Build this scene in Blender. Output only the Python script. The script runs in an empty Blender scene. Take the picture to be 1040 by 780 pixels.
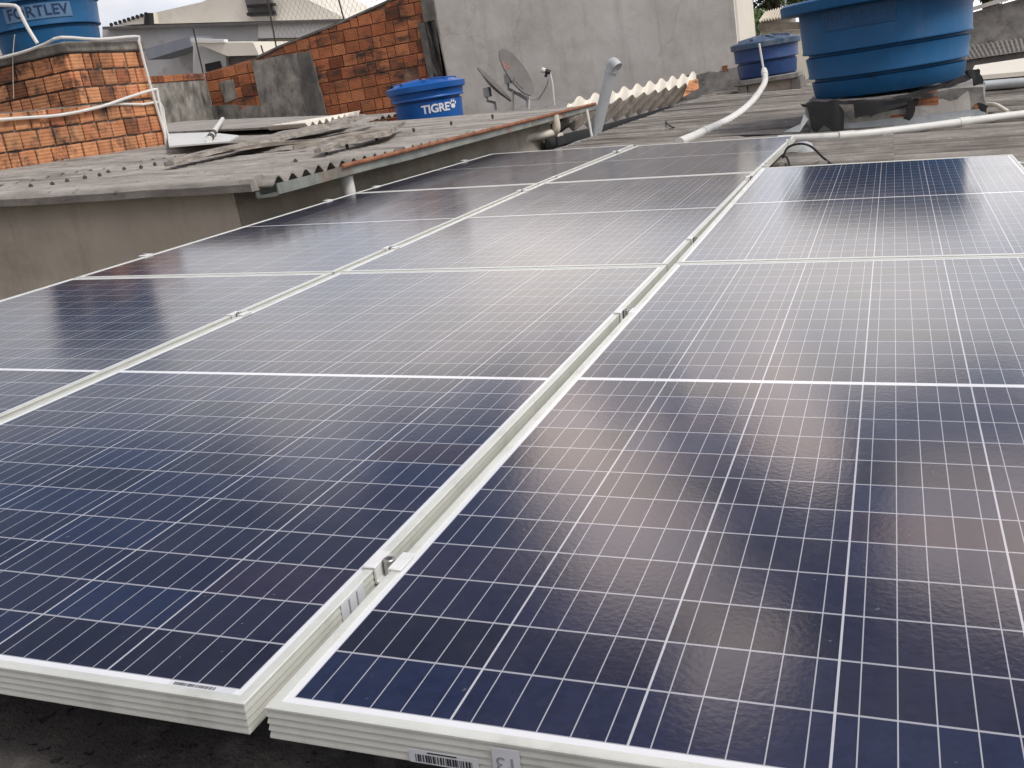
import bpy, bmesh, math, random
from mathutils import Vector, Matrix, noise
rnd = random.Random(7)
S = bpy.context.scene
COL = S.collection
R_ = math.radians
# ------------------------------------------------------------------ camera
CAM = Vector((0.57221757, -0.66541699, 0.50483659))
RX = Vector((0.929151825451036, 0.3348752888234148, -0.15663788237984475))
RD = Vector((-0.047835475342610054, -0.31123012807813755, -0.9491299040043002))
RF = Vector((-0.3665905789293473, 0.8893786304560619, -0.2731611230177994))
FPX = 1028.684
cam = bpy.data.cameras.new('Camera'); cam.sensor_width = 36; cam.lens = 36 * FPX / 1040
cam.clip_start = 0.02; cam.clip_end = 3000
co = bpy.data.objects.new('Camera', cam); COL.objects.link(co)
m3 = Matrix((RX, -RD, -RF)).transposed()
co.matrix_world = Matrix.Translation(CAM) @ m3.to_4x4()
S.camera = co
# ------------------------------------------------------------------ sky, sun, exposure
SUN_AZ = R_(102); SUN_EL = R_(50)          # azimuth from +Y towards +X
w = bpy.data.worlds.new('World'); S.world = w; w.use_nodes = True
nt = w.node_tree; nt.nodes.clear()
N = nt.nodes.new; LK = nt.links.new
out = N('ShaderNodeOutputWorld'); bg = N('ShaderNodeBackground'); bg.inputs[1].default_value = 0.1
sky = N('ShaderNodeTexSky'); sky.sky_type = 'NISHITA'; sky.sun_disc = False
sky.sun_elevation = SUN_EL; sky.sun_rotation = SUN_AZ; sky.air_density = 1.0; sky.dust_density = 2.0
tc = N('ShaderNodeTexCoord'); mp = N('ShaderNodeMapping'); mp.inputs['Scale'].default_value = (1, 1, 2.2)
mp.inputs['Location'].default_value = (0.35, 0.1, 0.0)
no = N('ShaderNodeTexNoise'); no.inputs['Scale'].default_value = 3.6; no.inputs['Detail'].default_value = 5
no.inputs['Roughness'].default_value = 0.5; no.inputs['Distortion'].default_value = 0.25
sx = N('ShaderNodeSeparateXYZ')
cov = N('ShaderNodeMapRange'); cov.inputs[1].default_value = 0.23; cov.inputs[2].default_value = 0.38
cov.inputs[3].default_value = 0.30; cov.inputs[4].default_value = -0.10      # overcast low down, broken high up
ad = N('ShaderNodeMath'); ad.operation = 'ADD'
cr = N('ShaderNodeMapRange'); cr.inputs[1].default_value = 0.44; cr.inputs[2].default_value = 0.64; cr.interpolation_type = 'SMOOTHSTEP'
n2 = N('ShaderNodeTexNoise'); n2.inputs['Scale'].default_value = 4.5; n2.inputs['Detail'].default_value = 4
rmp = N('ShaderNodeValToRGB'); rmp.color_ramp.elements[0].position = 0.33; rmp.color_ramp.elements[0].color = (4.6, 5.1, 6.0, 1)
rmp.color_ramp.elements[1].position = 0.68; rmp.color_ramp.elements[1].color = (9.9, 9.2, 8.6, 1)
mx = N('ShaderNodeMixRGB'); skm = N('ShaderNodeMixRGB'); skm.blend_type = 'MULTIPLY'; skm.inputs[0].default_value = 1
skm.inputs[2].default_value = (0.8, 0.85, 0.9, 1)
LK(tc.outputs['Generated'], mp.inputs[0]); LK(mp.outputs[0], no.inputs['Vector']); LK(mp.outputs[0], n2.inputs['Vector'])
LK(tc.outputs['Generated'], sx.inputs[0]); LK(sx.outputs[2], cov.inputs[0])
ad2 = N('ShaderNodeMath'); ad2.operation = 'ADD'; LK(no.outputs[0], ad2.inputs[0]); ad2.inputs[1].default_value = -0.03
LK(ad2.outputs[0], ad.inputs[0]); LK(cov.outputs[0], ad.inputs[1]); LK(ad.outputs[0], cr.inputs[0])
LK(n2.outputs[0], rmp.inputs[0]); LK(sky.outputs[0], skm.inputs[1])
mask_ = None
nb_ = N('ShaderNodeTexNoise'); nb_.inputs['Scale'].default_value = 7; nb_.inputs['Detail'].default_value = 5; LK(tc.outputs['Generated'], nb_.inputs['Vector'])
for azd, eld, ri, ro in ((-12, 28, 1, 6.5), (-15, 23, 1, 6), (-6, 20, 0.5, 5), (-7, 34, 0.5, 4.5), (8, 26, 0.5, 6), (24, 36, 3, 8), (60, 40, 4, 13), (150, 45, 5, 16), (-150, 35, 5, 15), (-100, 40, 4, 12)):   # cumulus heaps above the overcast
    c_ = N('ShaderNodeVectorMath'); c_.operation = 'DOT_PRODUCT'; LK(tc.outputs['Generated'], c_.inputs[0])
    c_.inputs[1].default_value = (math.sin(R_(azd)) * math.cos(R_(eld)), math.cos(R_(azd)) * math.cos(R_(eld)), math.sin(R_(eld)))
    q_ = N('ShaderNodeMath'); q_.operation = 'MULTIPLY_ADD'; LK(nb_.outputs[0], q_.inputs[0]); q_.inputs[1].default_value = 0.016; LK(c_.outputs['Value'], q_.inputs[2])
    r_ = N('ShaderNodeMapRange'); r_.interpolation_type = 'SMOOTHSTEP'; LK(q_.outputs[0], r_.inputs[0])
    r_.inputs[1].default_value = math.cos(R_(ro)) + 0.008; r_.inputs[2].default_value = math.cos(R_(ri)) + 0.008
    if mask_ is None: mask_ = r_.outputs[0]; continue
    k_ = N('ShaderNodeMath'); k_.operation = 'MAXIMUM'; LK(mask_, k_.inputs[0]); LK(r_.outputs[0], k_.inputs[1]); mask_ = k_.outputs[0]
LK(cr.outputs[0], mx.inputs[0])
mxh = N('ShaderNodeMixRGB'); LK(mask_, mxh.inputs[0]); mxh.inputs[2].default_value = (24.0, 20.3, 18.4, 1); LK(mx.outputs[0], mxh.inputs[1])
LK(skm.outputs[0], mx.inputs[1])
vd = N('ShaderNodeVectorMath'); vd.operation = 'DOT_PRODUCT'      # one bright cloud bank ahead
vd.inputs[1].default_value = (math.sin(R_(20)) * 0.75, math.cos(R_(20)) * 0.75, 0.66)
LK(tc.outputs['Generated'], vd.inputs[0])
gl_ = N('ShaderNodeMapRange'); gl_.inputs[1].default_value = 0.15; gl_.inputs[2].default_value = 0.95; gl_.inputs[3].default_value = 0.74; gl_.inputs[4].default_value = 1.9; gl_.interpolation_type = 'SMOOTHSTEP'
LK(vd.outputs['Value'], gl_.inputs[0])
vm = N('ShaderNodeVectorMath'); vm.operation = 'SCALE'; LK(rmp.outputs[0], vm.inputs[0]); LK(gl_.outputs[0], vm.inputs['Scale'])
LK(vm.outputs[0], mx.inputs[2])
LK(mxh.outputs[0], bg.inputs[0]); LK(bg.outputs[0], out.inputs[0])
sl = bpy.data.lights.new('Sun', 'SUN'); sl.energy = 1.9; sl.angle = R_(18); sl.color = (1, 0.97, 0.91)
so = bpy.data.objects.new('Sun', sl); COL.objects.link(so)
sd = Vector((math.sin(SUN_AZ) * math.cos(SUN_EL), math.cos(SUN_AZ) * math.cos(SUN_EL), math.sin(SUN_EL)))
so.rotation_euler = sd.to_track_quat('Z', 'Y').to_euler(); so.location = (5, 2, 12)
vs = S.view_settings; vs.view_transform = 'Standard'; vs.look = 'None'; vs.gamma = 1; vs.use_curve_mapping = False
vs.exposure = 0.22
S.cycles.max_bounces = 6; S.cycles.caustics_reflective = False; S.cycles.caustics_refractive = False

# ------------------------------------------------------------------ measuring helpers (pixel of the photo + a real plane -> point)
def ray(px, py):
    return (RX * ((px - 520) / FPX) + RD * ((py - 390) / FPX) + RF)
def at(px, py, ax, val):
    d = ray(px, py); i = 'xyz'.index(ax); return CAM + d * ((val - CAM[i]) / d[i])
def on(px, py, n, p0):
    d = ray(px, py); n = Vector(n); return CAM + d * (n.dot(Vector(p0) - CAM) / n.dot(d))
TILT = R_(4.0)
PM = Matrix.Rotation(TILT, 4, 'Y')                # panel plane: falls 4 degrees towards +X
PN = (PM @ Vector((0, 0, 1))).normalized()
def P(x, y, z=0.0): return PM @ Vector((x, y, z))
def on_roof(px, py, off): return on(px, py, PN, PN * off)
NK = 0.066; NRN = Vector((NK, 0, 1)).normalized()
def nz(x): return 0.285 + NK * (-2.2 - x)
def on_nroof(px, py, off=0.0): return on(px, py, NRN, (-2.2, 0, 0.285 + off))

# ------------------------------------------------------------------ materials
def socket_in(nt, node, idx, v):
    if hasattr(v, 'is_linked') or hasattr(v, 'links'): nt.links.new(v, node.inputs[idx])
    else: node.inputs[idx].default_value = v
def M_(nt, op, a, b=None, c=None):
    n = nt.nodes.new('ShaderNodeMath'); n.operation = op
    for i, v in enumerate((a, b, c)):
        if v is not None: socket_in(nt, n, i, v)
    return n.outputs[0]
def mixc(nt, f, a, b, mode='MIX'):
    n = nt.nodes.new('ShaderNodeMixRGB'); n.blend_type = mode
    socket_in(nt, n, 0, f); socket_in(nt, n, 1, a); socket_in(nt, n, 2, b); return n.outputs[0]
def new_mat(name):
    m = bpy.data.materials.new(name); m.use_nodes = True
    return m, m.node_tree, m.node_tree.nodes['Principled BSDF']
def noise_n(nt, vec, scale, detail=5, rough=0.6, stretch=None):
    if stretch:
        mp = nt.nodes.new('ShaderNodeMapping'); mp.inputs['Scale'].default_value = stretch
        nt.links.new(vec, mp.inputs[0]); vec = mp.outputs[0]
    n = nt.nodes.new('ShaderNodeTexNoise'); n.inputs['Scale'].default_value = scale
    n.inputs['Detail'].default_value = detail; n.inputs['Roughness'].default_value = rough
    nt.links.new(vec, n.inputs['Vector']); return n.outputs[0]
def ramp(nt, f, stops):
    r = nt.nodes.new('ShaderNodeValToRGB'); e = r.color_ramp.elements
    while len(e) < len(stops): e.new(0.5)
    for i, (p, c) in enumerate(stops): e[i].position = p; e[i].color = (*c, 1) if len(c) == 3 else c
    nt.links.new(f, r.inputs[0]); return r.outputs[0]
def wn(k): return (k, k, k)
def mat(name, c1, c2, scale=6, rough=0.8, bump=0.2, bscale=60, stain=None, sscale=2.5, slo=0.5, shi=0.7, streak=None,
        metallic=0.0, fleck=None, fl=(0.62, 0.7), fscale=40, attr=False, coords='Object', bdist=0.01, wave=None, spec=0.5):
    m, nt, b = new_mat(name)
    t = nt.nodes.new('ShaderNodeTexCoord').outputs[coords]
    f = noise_n(nt, t, scale, 6, 0.65)
    c = ramp(nt, f, [(0.32, c1), (0.68, c2)])
    if attr:
        a = nt.nodes.new('ShaderNodeAttribute'); a.attribute_name = 'tint'
        c = mixc(nt, 1.0, c, a.outputs['Color'], 'MULTIPLY')
    if fleck:
        g = ramp(nt, noise_n(nt, t, fscale, 3, 0.7), [(fl[0], wn(0)), (fl[1], wn(1))]); c = mixc(nt, g, c, (*fleck, 1))
    if stain:
        g = ramp(nt, noise_n(nt, t, sscale, 7, 0.7, streak), [(slo, wn(0)), (shi, wn(1))]); c = mixc(nt, g, c, (*stain, 1))
    nt.links.new(c, b.inputs['Base Color'])
    b.inputs['Roughness'].default_value = rough; b.inputs['Metallic'].default_value = metallic
    b.inputs['Specular IOR Level'].default_value = spec
    if bump:
        h = noise_n(nt, t, bscale, 6, 0.7)
        if wave:
            wv = nt.nodes.new('ShaderNodeTexWave'); wv.bands_direction = 'Z'; wv.inputs['Scale'].default_value = wave
            nt.links.new(t, wv.inputs['Vector']); h = M_(nt, 'ADD', M_(nt, 'MULTIPLY', h, 0.6), wv.outputs['Fac'])
        bn = nt.nodes.new('ShaderNodeBump'); bn.inputs['Strength'].default_value = bump; bn.inputs['Distance'].default_value = bdist
        nt.links.new(h, bn.inputs['Height']); nt.links.new(bn.outputs[0], b.inputs['Normal'])
    return m

def weather(m, col, scale, streak, lo, hi, amt, crack=0.0):
    nt = m.node_tree; b = nt.nodes['Principled BSDF']; src = b.inputs['Base Color'].links[0].from_socket
    t = nt.nodes.new('ShaderNodeTexCoord').outputs['Object']
    c = mixc(nt, ramp(nt, noise_n(nt, t, scale, 7, 0.7, streak), [(lo, wn(0)), (hi, wn(amt))]), src, (*col, 1))
    if crack:
        d = nt.nodes.new('ShaderNodeTexNoise'); d.inputs['Scale'].default_value = 2.5; d.inputs['Detail'].default_value = 6; nt.links.new(t, d.inputs['Vector'])
        v = nt.nodes.new('ShaderNodeVectorMath'); v.operation = 'MULTIPLY_ADD'; nt.links.new(d.outputs['Color'], v.inputs[0]); v.inputs[1].default_value = (0.5, 0.5, 0.5); nt.links.new(t, v.inputs[2])
        vo = nt.nodes.new('ShaderNodeTexVoronoi'); vo.feature = 'DISTANCE_TO_EDGE'; vo.inputs['Scale'].default_value = 0.55; nt.links.new(v.outputs[0], vo.inputs['Vector'])
        g = ramp(nt, vo.outputs['Distance'], [(0.002, wn(crack)), (0.006, wn(0))]); c = mixc(nt, g, c, (*[k * 0.5 for k in col], 1))
    nt.links.new(c, b.inputs['Base Color'])
PW, PL, PH = 1.0, 1.9875, 0.034
def make_cell_mat():
    m, nt, b = new_mat('solar_cells')
    tcn = nt.nodes.new('ShaderNodeTexCoord'); t = tcn.outputs['Object']
    s = nt.nodes.new('ShaderNodeSeparateXYZ'); nt.links.new(t, s.inputs[0]); x, y = s.outputs[0], s.outputs[1]
    pc, mxx = 0.1605, 0.0185
    u = M_(nt, 'DIVIDE', M_(nt, 'SUBTRACT', x, mxx), pc)
    fu = M_(nt, 'FRACT', u)
    half = PL / 2; my, mg = 0.021, 0.0065
    pr = (half - my - mg) / 12
    upper = M_(nt, 'GREATER_THAN', y, half)
    yy = M_(nt, 'SUBTRACT', y, M_(nt, 'ADD', my, M_(nt, 'MULTIPLY', upper, half + mg - my)))
    v = M_(nt, 'DIVIDE', yy, pr); fv = M_(nt, 'FRACT', v)
    gx, gy = 0.00115 / pc, 0.0009 / pr
    w1 = M_(nt, 'GREATER_THAN', M_(nt, 'ABSOLUTE', M_(nt, 'SUBTRACT', fu, 0.5)), 0.5 - gx)
    w2 = M_(nt, 'GREATER_THAN', M_(nt, 'ABSOLUTE', M_(nt, 'SUBTRACT', fv, 0.5)), 0.5 - gy * 1.5); rowgap = w2
    o1 = M_(nt, 'MAXIMUM', M_(nt, 'LESS_THAN', u, 0.0), M_(nt, 'GREATER_THAN', u, 6.0))
    o2 = M_(nt, 'MAXIMUM', M_(nt, 'LESS_THAN', v, 0.0), M_(nt, 'GREATER_THAN', v, 12.0))
    outm = M_(nt, 'MAXIMUM', o1, o2)
    white = M_(nt, 'MAXIMUM', w1, outm)
    bs_ = 0.19; tb = M_(nt, 'DIVIDE', M_(nt, 'SUBTRACT', fu, 0.5), bs_)
    fb = M_(nt, 'FRACT', M_(nt, 'ADD', tb, 0.5))
    bus = M_(nt, 'LESS_THAN', M_(nt, 'ABSOLUTE', M_(nt, 'SUBTRACT', fb, 0.5)), 0.0006 / (pc * bs_))
    bus = M_(nt, 'MULTIPLY', bus, M_(nt, 'LESS_THAN', M_(nt, 'ABSOLUTE', tb), 2.4))
    cmb = nt.nodes.new('ShaderNodeCombineXYZ'); nt.links.new(M_(nt, 'FLOOR', u), cmb.inputs[0])
    nt.links.new(M_(nt, 'ADD', M_(nt, 'FLOOR', v), M_(nt, 'MULTIPLY', upper, 40)), cmb.inputs[1])
    oi = nt.nodes.new('ShaderNodeObjectInfo'); nt.links.new(M_(nt, 'MULTIPLY', oi.outputs['Random'], 90), cmb.inputs[2])
    wnn = nt.nodes.new('ShaderNodeTexWhiteNoise'); nt.links.new(cmb.outputs[0], wnn.inputs['Vector'])
    cell = ramp(nt, wnn.outputs['Value'], [(0.0, (0.011, 0.0105, 0.022)), (0.4, (0.0165, 0.0155, 0.036)), (0.75, (0.014, 0.0185, 0.050)), (1.0, (0.027, 0.018, 0.036))])
    vo = nt.nodes.new('ShaderNodeTexVoronoi'); vo.inputs['Scale'].default_value = 110; nt.links.new(t, vo.inputs['Vector'])
    g = nt.nodes.new('ShaderNodeRGBToBW'); nt.links.new(vo.outputs['Color'], g.inputs[0])
    k = M_(nt, 'ADD', 0.82, M_(nt, 'MULTIPLY', g.outputs[0], 0.36))
    ck = nt.nodes.new('ShaderNodeCombineXYZ')
    for i in range(3): nt.links.new(k, ck.inputs[i])
    cell = mixc(nt, 1.0, cell, ck.outputs[0], 'MULTIPLY')
    c = mixc(nt, rowgap, cell, (0.36, 0.36, 0.39, 1)); c = mixc(nt, bus, c, (0.40, 0.40, 0.43, 1)); c = mixc(nt, white, c, (0.50, 0.50, 0.53, 1)); c = mixc(nt, outm, c, (0.78, 0.78, 0.79, 1))
    du = ramp(nt, noise_n(nt, t, 3.0, 6, 0.7), [(0.35, wn(0.006)), (0.75, wn(0.06))])
    sp = ramp(nt, noise_n(nt, t, 95, 3, 0.6), [(0.72, wn(0)), (0.77, wn(0.34))])
    sm = ramp(nt, noise_n(nt, t, 7, 5, 0.75, (1, 0.45, 1)), [(0.62, wn(0)), (0.80, wn(0.16))])
    c = mixc(nt, M_(nt, 'MAXIMUM', M_(nt, 'MAXIMUM', du, sm), sp), c, (0.36, 0.34, 0.32, 1))
    nt.links.new(c, b.inputs['Base Color'])
    b.inputs['IOR'].default_value = 1.5
    ro = M_(nt, 'ADD', 0.115, M_(nt, 'MULTIPLY', du, 0.8)); nt.links.new(ro, b.inputs['Roughness'])
    bn = nt.nodes.new('ShaderNodeBump'); bn.inputs['Strength'].default_value = 0.05; bn.inputs['Distance'].default_value = 0.002
    nt.links.new(noise_n(nt, t, 140, 2, 0.5), bn.inputs['Height']); nt.links.new(bn.outputs[0], b.inputs['Normal'])
    return m
MT = {}
MT['cells'] = make_cell_mat()
MT['alu'] = mat('anodised_aluminium', (0.60, 0.61, 0.55), (0.71, 0.715, 0.65), 8, 0.36, 0.05, 200, stain=(0.36, 0.35, 0.30), sscale=6, slo=0.52, shi=0.85, spec=0.6, metallic=0.12)
MT['clamp'] = mat('clamp_aluminium', (0.68, 0.68, 0.66), (0.8, 0.8, 0.78), 20, 0.35, 0.05, 200)
MT['steel'] = mat('bolt_steel', (0.32, 0.32, 0.31), (0.5, 0.49, 0.46), 60, 0.35, 0.1, 200, metallic=0.8)
MT['paper'] = mat('paper_label', (0.58, 0.60, 0.62), (0.64, 0.66, 0.68), 20, 0.6, 0)
MT['ink'] = mat('black_ink', (0.02, 0.02, 0.025), (0.035, 0.035, 0.04), 20, 0.6, 0)
MT['greyink'] = mat('grey_ink', (0.24, 0.24, 0.28), (0.3, 0.3, 0.34), 20, 0.6, 0)
MT['fibre'] = mat('fibre_cement', (0.195, 0.175, 0.152), (0.36, 0.33, 0.29), 5, 0.9, 0.5, 45, stain=(0.05, 0.041, 0.033), sscale=3.5, slo=0.43, shi=0.64, streak=(0.10, 4.2, 1), fleck=(0.42, 0.40, 0.36), fl=(0.62, 0.72), fscale=25)
MT['fibre2'] = mat('old_fibre_cement', (0.27, 0.245, 0.215), (0.45, 0.415, 0.37), 4, 0.9, 0.5, 45, stain=(0.11, 0.098, 0.085), sscale=3, slo=0.46, shi=0.72, streak=(0.3, 2.5, 1), fleck=(0.18, 0.17, 0.155), fl=(0.63, 0.7), fscale=18)
MT['brown_sheet'] = mat('brown_fibre_cement', (0.12, 0.10, 0.082), (0.25, 0.215, 0.175), 6, 0.9, 0.5, 40, stain=(0.08, 0.07, 0.06), slo=0.5, shi=0.75)
MT['cream_sheet'] = mat('cream_sheet', (0.74, 0.67, 0.56), (0.84, 0.78, 0.68), 5, 0.6, 0.1)
MT['deck'] = mat('dark_roof_deck', (0.085, 0.077, 0.07), (0.185, 0.168, 0.152), 7, 0.95, 0.9, 120, stain=(0.34, 0.32, 0.30), sscale=9, slo=0.53, shi=0.75, fleck=(0.02, 0.018, 0.017), fl=(0.58, 0.68), fscale=60, bdist=0.02)
MT['mortar'] = mat('grey_mortar', (0.12, 0.105, 0.09), (0.26, 0.235, 0.205), 9, 0.95, 0.6, 50, stain=(0.045, 0.042, 0.038), slo=0.5, shi=0.7)
MT['mortar_red'] = mat('reddish_mortar', (0.16, 0.085, 0.055), (0.34, 0.20, 0.14), 7, 0.95, 0.6, 50, stain=(0.05, 0.04, 0.035), slo=0.5, shi=0.7)
MT['brick'] = mat('hollow_clay_brick', (0.42, 0.165, 0.072), (0.58, 0.27, 0.13), 9, 0.9, 0.4, 40, stain=(0.04, 0.031, 0.026), sscale=5, slo=0.50, shi=0.66, attr=True, wave=11, bdist=0.006)
MT['brick_far'] = mat('red_clay_brick', (0.34, 0.112, 0.046), (0.47, 0.175, 0.076), 6, 0.92, 0.5, 30, stain=(0.045, 0.034, 0.03), sscale=2.6, slo=0.50, shi=0.66, streak=(0.7, 1, 1.6), attr=True, wave=14, bdist=0.006)
MT['stained'] = mat('stained_render', (0.17, 0.16, 0.14), (0.40, 0.375, 0.33), 4, 0.95, 0.6, 30, stain=(0.05, 0.047, 0.042), sscale=2.6, slo=0.45, shi=0.66, streak=(1.5, 1.5, 0.6), fleck=(0.45, 0.17, 0.08), fl=(0.64, 0.70), fscale=3.5)
MT['pillar'] = mat('dark_concrete', (0.075, 0.072, 0.066), (0.17, 0.16, 0.145), 4, 0.95, 0.4, 30, stain=(0.26, 0.25, 0.23), sscale=3, slo=0.58, shi=0.75, streak=(2, 1, 0.35))
MT['plaster'] = mat('grey_plaster', (0.59, 0.56, 0.515), (0.71, 0.68, 0.63), 1.3, 0.95, 0.3, 5, stain=(0.38, 0.34, 0.295), sscale=1.0, slo=0.42, shi=0.8, bdist=0.02)
MT['plaster_dirty'] = mat('dirty_plaster', (0.21, 0.2, 0.185), (0.38, 0.365, 0.34), 5, 0.95, 0.6, 30, stain=(0.09, 0.082, 0.075), sscale=4, slo=0.48, shi=0.7)
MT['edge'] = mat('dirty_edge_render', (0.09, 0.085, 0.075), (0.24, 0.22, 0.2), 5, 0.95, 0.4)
MT['beige'] = mat('beige_render', (0.42, 0.37, 0.295), (0.52, 0.46, 0.375), 2.5, 0.95, 0.3, 25, stain=(0.29, 0.245, 0.19), sscale=1.6, slo=0.5, shi=0.8, fleck=(0.11, 0.09, 0.07), fl=(0.72, 0.76), fscale=12)
MT['cream'] = mat('cream_paint', (0.70, 0.65, 0.55), (0.77, 0.72, 0.62), 1.5, 0.85, 0.1, 20, stain=(0.48, 0.43, 0.36), sscale=1.1, slo=0.55, shi=0.85)
MT['white'] = mat('white_paint', (0.74, 0.73, 0.70), (0.80, 0.79, 0.77), 1.2, 0.85, 0.1, 20, stain=(0.42, 0.40, 0.37), sscale=0.8, slo=0.6, shi=0.85)
MT['greywall'] = mat('pale_grey_paint', (0.52, 0.52, 0.52), (0.60, 0.60, 0.59), 1.2, 0.85, 0.1, 20, stain=(0.3, 0.29, 0.28), slo=0.55, shi=0.8)
MT['bluegrey'] = mat('blue_grey_fascia', (0.24, 0.265, 0.30), (0.30, 0.32, 0.36), 3, 0.7, 0)
MT['dark'] = mat('dark_opening', (0.012, 0.012, 0.012), (0.022, 0.021, 0.02), 3, 0.8, 0)
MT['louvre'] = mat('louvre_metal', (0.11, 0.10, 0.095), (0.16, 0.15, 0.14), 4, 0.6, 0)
MT['tank'] = mat('blue_tank_plastic', (0.009, 0.080, 0.195), (0.015, 0.105, 0.25), 3, 0.5, 0.06, 60, stain=(0.075, 0.14, 0.24), sscale=4, slo=0.55, shi=0.9, streak=(1, 1, 0.22), bdist=0.004, spec=0.25)
MT['tank_bright'] = mat('bright_blue_plastic', (0.004, 0.085, 0.33), (0.008, 0.11, 0.40), 3, 0.4, 0.04, 60, stain=(0.03, 0.13, 0.32), slo=0.6, shi=0.9, bdist=0.004)
MT['tank_navy'] = mat('navy_tank_plastic', (0.007, 0.036, 0.135), (0.012, 0.05, 0.175), 3, 0.45, 0.06, 60, stain=(0.07, 0.09, 0.14), slo=0.55, shi=0.85, bdist=0.004)
MT['lid_grey'] = mat('dusty_blue_lid', (0.03, 0.062, 0.12), (0.075, 0.12, 0.19), 4, 0.5, 0.06, 60, stain=(0.25, 0.27, 0.29), slo=0.5, shi=0.75)
MT['tank_dark'] = mat('dark_blue_groove', (0.004, 0.02, 0.06), (0.006, 0.028, 0.08), 3, 0.5, 0)
MT['emboss'] = mat('faded_blue_plate', (0.085, 0.17, 0.30), (0.12, 0.22, 0.36), 14, 0.6, 0)
MT['emboss_dim'] = mat('dim_blue_plate', (0.007, 0.062, 0.16), (0.012, 0.084, 0.21), 9, 0.5, 0)
MT['letter_dark'] = mat('dark_blue_letter', (0.008, 0.028, 0.085), (0.012, 0.036, 0.10), 9, 0.5, 0)
MT['letter_dim'] = mat('dim_blue_letter', (0.011, 0.078, 0.20), (0.016, 0.094, 0.235), 9, 0.5, 0)
MT['letter_white'] = mat('white_letter', (0.72, 0.74, 0.78), (0.82, 0.84, 0.86), 9, 0.5, 0)
MT['pvc'] = mat('white_pvc', (0.62, 0.61, 0.57), (0.74, 0.73, 0.69), 5, 0.45, 0.05, 80, stain=(0.42, 0.38, 0.32), sscale=5, slo=0.58, shi=0.85)
MT['pvc_cream'] = mat('cream_pvc', (0.66, 0.60, 0.49), (0.74, 0.68, 0.57), 5, 0.45, 0.05, 80, stain=(0.4, 0.33, 0.25), sscale=5, slo=0.55, shi=0.85)
MT['pvc_grey'] = mat('grey_pvc', (0.40, 0.42, 0.43), (0.52, 0.54, 0.55), 5, 0.5, 0.05, 80, stain=(0.3, 0.29, 0.27), sscale=5, slo=0.55, shi=0.85)
MT['galv'] = mat('galvanised_gutter', (0.16, 0.175, 0.155), (0.33, 0.34, 0.31), 5, 0.5, 0.15, 60, stain=(0.22, 0.10, 0.045), sscale=3, slo=0.55, shi=0.72, metallic=0.25)
MT['rust'] = mat('rusty_edge', (0.17, 0.06, 0.03), (0.36, 0.15, 0.075), 9, 0.9, 0.3, 60, stain=(0.30, 0.28, 0.25), sscale=6, slo=0.6, shi=0.75)
MT['zinc'] = mat('zinc_flashing', (0.24, 0.26, 0.265), (0.36, 0.385, 0.39), 5, 0.5, 0.2, 20, metallic=0.3, stain=(0.16, 0.15, 0.14), slo=0.55, shi=0.8)
MT['black'] = mat('black_rubber', (0.010, 0.010, 0.011), (0.022, 0.022, 0.023), 12, 0.6, 0.3, 60, stain=(0.06, 0.058, 0.055), slo=0.6, shi=0.85)
MT['blackpipe'] = mat('black_gutter', (0.012, 0.012, 0.014), (0.03, 0.03, 0.033), 4, 0.55, 0.1)
MT['wood'] = mat('weathered_wood', (0.20, 0.172, 0.143), (0.42, 0.375, 0.32), 7, 0.95, 0.8, 30, stain=(0.05, 0.038, 0.03), sscale=3, slo=0.5, shi=0.7, streak=(0.5, 9, 9))
MT['dish'] = mat('grey_dish_paint', (0.105, 0.096, 0.088), (0.15, 0.138, 0.125), 6, 0.6, 0.1, stain=(0.12, 0.10, 0.09), sscale=5, slo=0.58, shi=0.75)
MT['dishred'] = mat('faded_red_print', (0.34, 0.13, 0.08), (0.40, 0.17, 0.11), 40, 0.7, 0)
MT['iron'] = mat('rusty_dark_iron', (0.03, 0.026, 0.024), (0.08, 0.06, 0.05), 20, 0.8, 0)
MT['wire'] = mat('netting_wire', (0.18, 0.18, 0.18), (0.25, 0.25, 0.24), 20, 0.6, 0)
MT['bark'] = mat('bark', (0.06, 0.045, 0.03), (0.12, 0.09, 0.06), 20, 0.95, 0.5)
MT['leaf'] = mat('green_leaf', (0.025, 0.055, 0.014), (0.075, 0.12, 0.03), 3, 0.6, 0, attr=True)
MT['tile'] = mat('pale_roof_tile', (0.55, 0.48, 0.38), (0.66, 0.60, 0.50), 6, 0.8, 0.2)
MT['soil'] = mat('ground_earth', (0.10, 0.085, 0.07), (0.18, 0.155, 0.13), 0.4, 0.95, 0.3)
MT['debris'] = mat('dark_debris', (0.02, 0.017, 0.015), (0.06, 0.05, 0.042), 12, 0.95, 0.8)

weather(MT['plaster'], (0.30, 0.27, 0.24), 2.2, (2.2, 1, 0.22), 0.54, 0.8, 0.5, 0.22)
weather(MT['beige'], (0.20, 0.165, 0.125), 3.0, (2.0, 2.0, 0.3), 0.54, 0.8, 0.5, 0.2)
weather(MT['tank'], (0.16, 0.20, 0.25), 5.0, (1.0, 1.0, 0.12), 0.58, 0.85, 0.22)
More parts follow.
